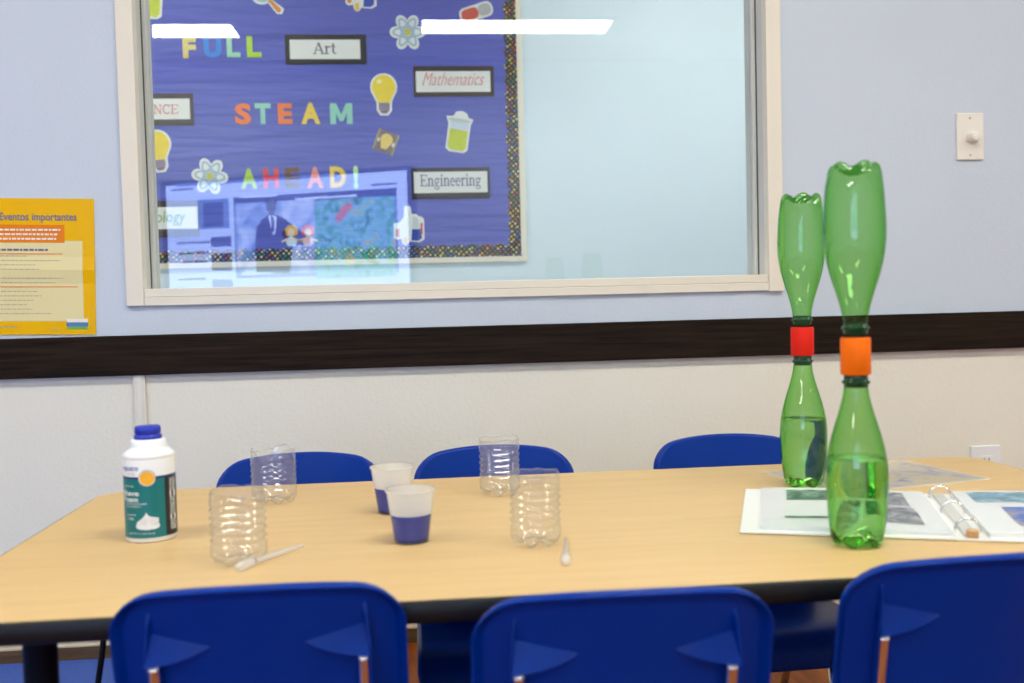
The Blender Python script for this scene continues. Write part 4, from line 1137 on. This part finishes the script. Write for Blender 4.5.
# ------------------------------------------------------------------ display behind the camera (it shows as a mirror image in the glass)
def display():
    ym = 2*YG
    PL = Vector((-1.6217, ym-6.66, 0)); PR = Vector((-0.0037, ym-6.0, 0))
    d = (PR-PL); Wd = d.length; ang = math.atan2(d.y, d.x)
    top = EZ+0.806; Hd = 1.0; bot = top-Hd
    t = thing('display_panel', 'large lit display showing a web page, mirrored in the window', 'display', (PL.x, PL.y, 0), ang)
    BZ = mat('display_bezel', (0.015, 0.02, 0.05), 0.3, var=0.05)
    box('housing', 0, Wd, -0.07, 0.0, bot, top, BZ, t, 0.006)
    def px2(x, y):
        yt = 182-17*(x-160)/252.0
        return ((x-160)/252.0*Wd, top-(y-yt)/144.0*Hd)
    def patch(name, x0, x1, y0, y1, m, k, par=None):
        q = [px2(x0, y1), px2(x1, y1), px2(x1, y0), px2(x0, y0)]
        zavg = lambda i, j: (q[i][1]+q[j][1])/2
        zb, zt = zavg(0, 1), zavg(2, 3); zb = max(zb, bot+0.03)
        xa, xb = q[0][0], q[1][0]
        return raw(name, [(xa, 0.0006*k, zb), (xa, 0.0006*k, zt), (xb, 0.0006*k, zt), (xb, 0.0006*k, zb)], [(0, 1, 2, 3)], m, par or t)
    S = SCREEN
    PG = emit('screen_page', (0.42, 0.56, 1.0), S*1.1)
    DK = emit('screen_dark', (0.02, 0.06, 0.30), S*0.5)
    MD = emit('screen_mid', (0.12, 0.25, 0.70), S*0.75)
    LT = emit('screen_light', (0.55, 0.68, 1.0), S*1.2)
    scr = patch('screen', 166, 407, 177.5, 330, PG, 1)
    patch('tab_bar', 176, 340, 178.5, 181.0, MD, 2, scr)
    patch('web_photo', 200, 232, 197, 224, MD, 2, scr); patch('web_photo', 205, 226, 200, 222, DK, 3, scr)
    patch('web_photo', 212, 233, 231, 240, DK, 2, scr); patch('web_photo', 212, 233, 246, 262, DK, 2, scr); patch('web_photo', 212, 233, 270, 285, MD, 2, scr)
    patch('banner', 237, 397, 190, 263, MD, 2, scr); patch('banner_head', 237, 397, 190, 197, DK, 3, scr)
    def sat(name, cols, strength, scale):
        m, nt, b, out = new_mat(name); nt.nodes.remove(b)
        tc = N(nt, 'ShaderNodeTexCoord'); no = N(nt, 'ShaderNodeTexNoise'); no.inputs['Scale'].default_value = scale; no.inputs['Detail'].default_value = 5; no.inputs['Distortion'].default_value = 1.2
        rp = N(nt, 'ShaderNodeValToRGB'); el = rp.color_ramp.elements
        while len(el) < len(cols): el.new(0.5)
        for i, (ps, c) in enumerate(cols): el[i].position = ps; el[i].color = (*c, 1)
        e = N(nt, 'ShaderNodeEmission'); e.inputs[1].default_value = strength
        nt.links.new(tc.outputs['Object'], no.inputs['Vector']); nt.links.new(no.outputs['Fac'], rp.inputs[0]); nt.links.new(rp.outputs[0], e.inputs[0]); nt.links.new(e.outputs[0], out.inputs[0])
        return m
    patch('satellite_map', 318, 395, 194, 263, sat('screen_map', [(0.30, (0.01, 0.10, 0.16)), (0.42, (0.03, 0.38, 0.26)), (0.52, (0.18, 0.42, 0.75)), (0.62, (0.10, 0.5, 0.40)), (0.74, (0.8, 0.35, 0.1))], S*1.0, 13), 4, scr)
    patch('cloud_photo', 239, 318, 198, 263, sat('screen_cloud', [(0.35, (0.10, 0.22, 0.60)), (0.5, (0.28, 0.42, 0.85)), (0.65, (0.50, 0.64, 1.0))], S*1.0, 6), 4, scr)
    def blob(name, pts, m, k):
        q = [px2(a, b) for a, b in pts]
        raw(name, [(a, 0.0006*k, b) for a, b in q], [tuple(range(len(q)))[::-1] if True else tuple(range(len(q)))], m, scr)
    SUIT = emit('screen_suit', (0.012, 0.035, 0.22), S*0.35)
    blob('suit_figure', [(258, 262), (258, 236), (260, 222), (266, 214), (274, 210), (281, 210), (290, 214), (300, 222), (314, 228), (312, 236), (296, 236), (292, 262)], SUIT, 6)
    blob('suit_head', [(271, 206), (270, 199), (273, 195), (278, 195), (281, 199), (280, 206), (276, 210)], emit('screen_face', (0.20, 0.26, 0.45), S*0.5), 7)
    blob('suit_hair', [(270, 200), (270, 195), (274, 192), (279, 192), (282, 196), (281, 200), (277, 196)], SUIT, 8)
    blob('shirt', [(272, 211), (281, 211), (279, 226), (276, 228)], LT, 8); blob('tie', [(275.5, 212), (277.8, 212), (278.4, 224), (276, 227), (275, 224)], SUIT, 9)
    RD = emit('screen_red', (0.8, 0.2, 0.12), S*0.7)
    blob('storm', [(338, 212), (344, 203), (352, 197), (356, 200), (350, 208), (342, 216)], RD, 9)
    for i, (x0, x1, y) in enumerate(((172, 196, 188), (176, 226, 236), (178, 210, 246), (182, 208, 254), (176, 206, 270), (374, 398, 181), (245, 282, 193), (300, 360, 193))):
        patch('text_line', x0, x1, y, y+1.6, LT if i > 5 else DK, 10, scr)
    # stand
    ST = mat('display_stand_grey', (0.12, 0.12, 0.13), 0.4, metal=0.6, var=0.05)
    for xx in (Wd*0.3, Wd*0.7):
        box('stand_post', xx-0.03, xx+0.03, -0.15, -0.071, 0.06, top-0.2, ST, t, 0.004)
        box('stand_foot', xx-0.035, xx+0.035, -0.40, 0.25, 0.04, 0.08, ST, t, 0.004)
        for yy in (-0.36, 0.21): 
            c = lathe('caster', [(0.0, -0.012), (0.016, -0.012), (0.02, -0.008), (0.02, 0.008), (0.016, 0.012), (0.0, 0.012)], RUBBER, t, 16)
            c.rotation_euler = (0, PI/2, 0); c.location = (xx, yy, 0.02)
display()
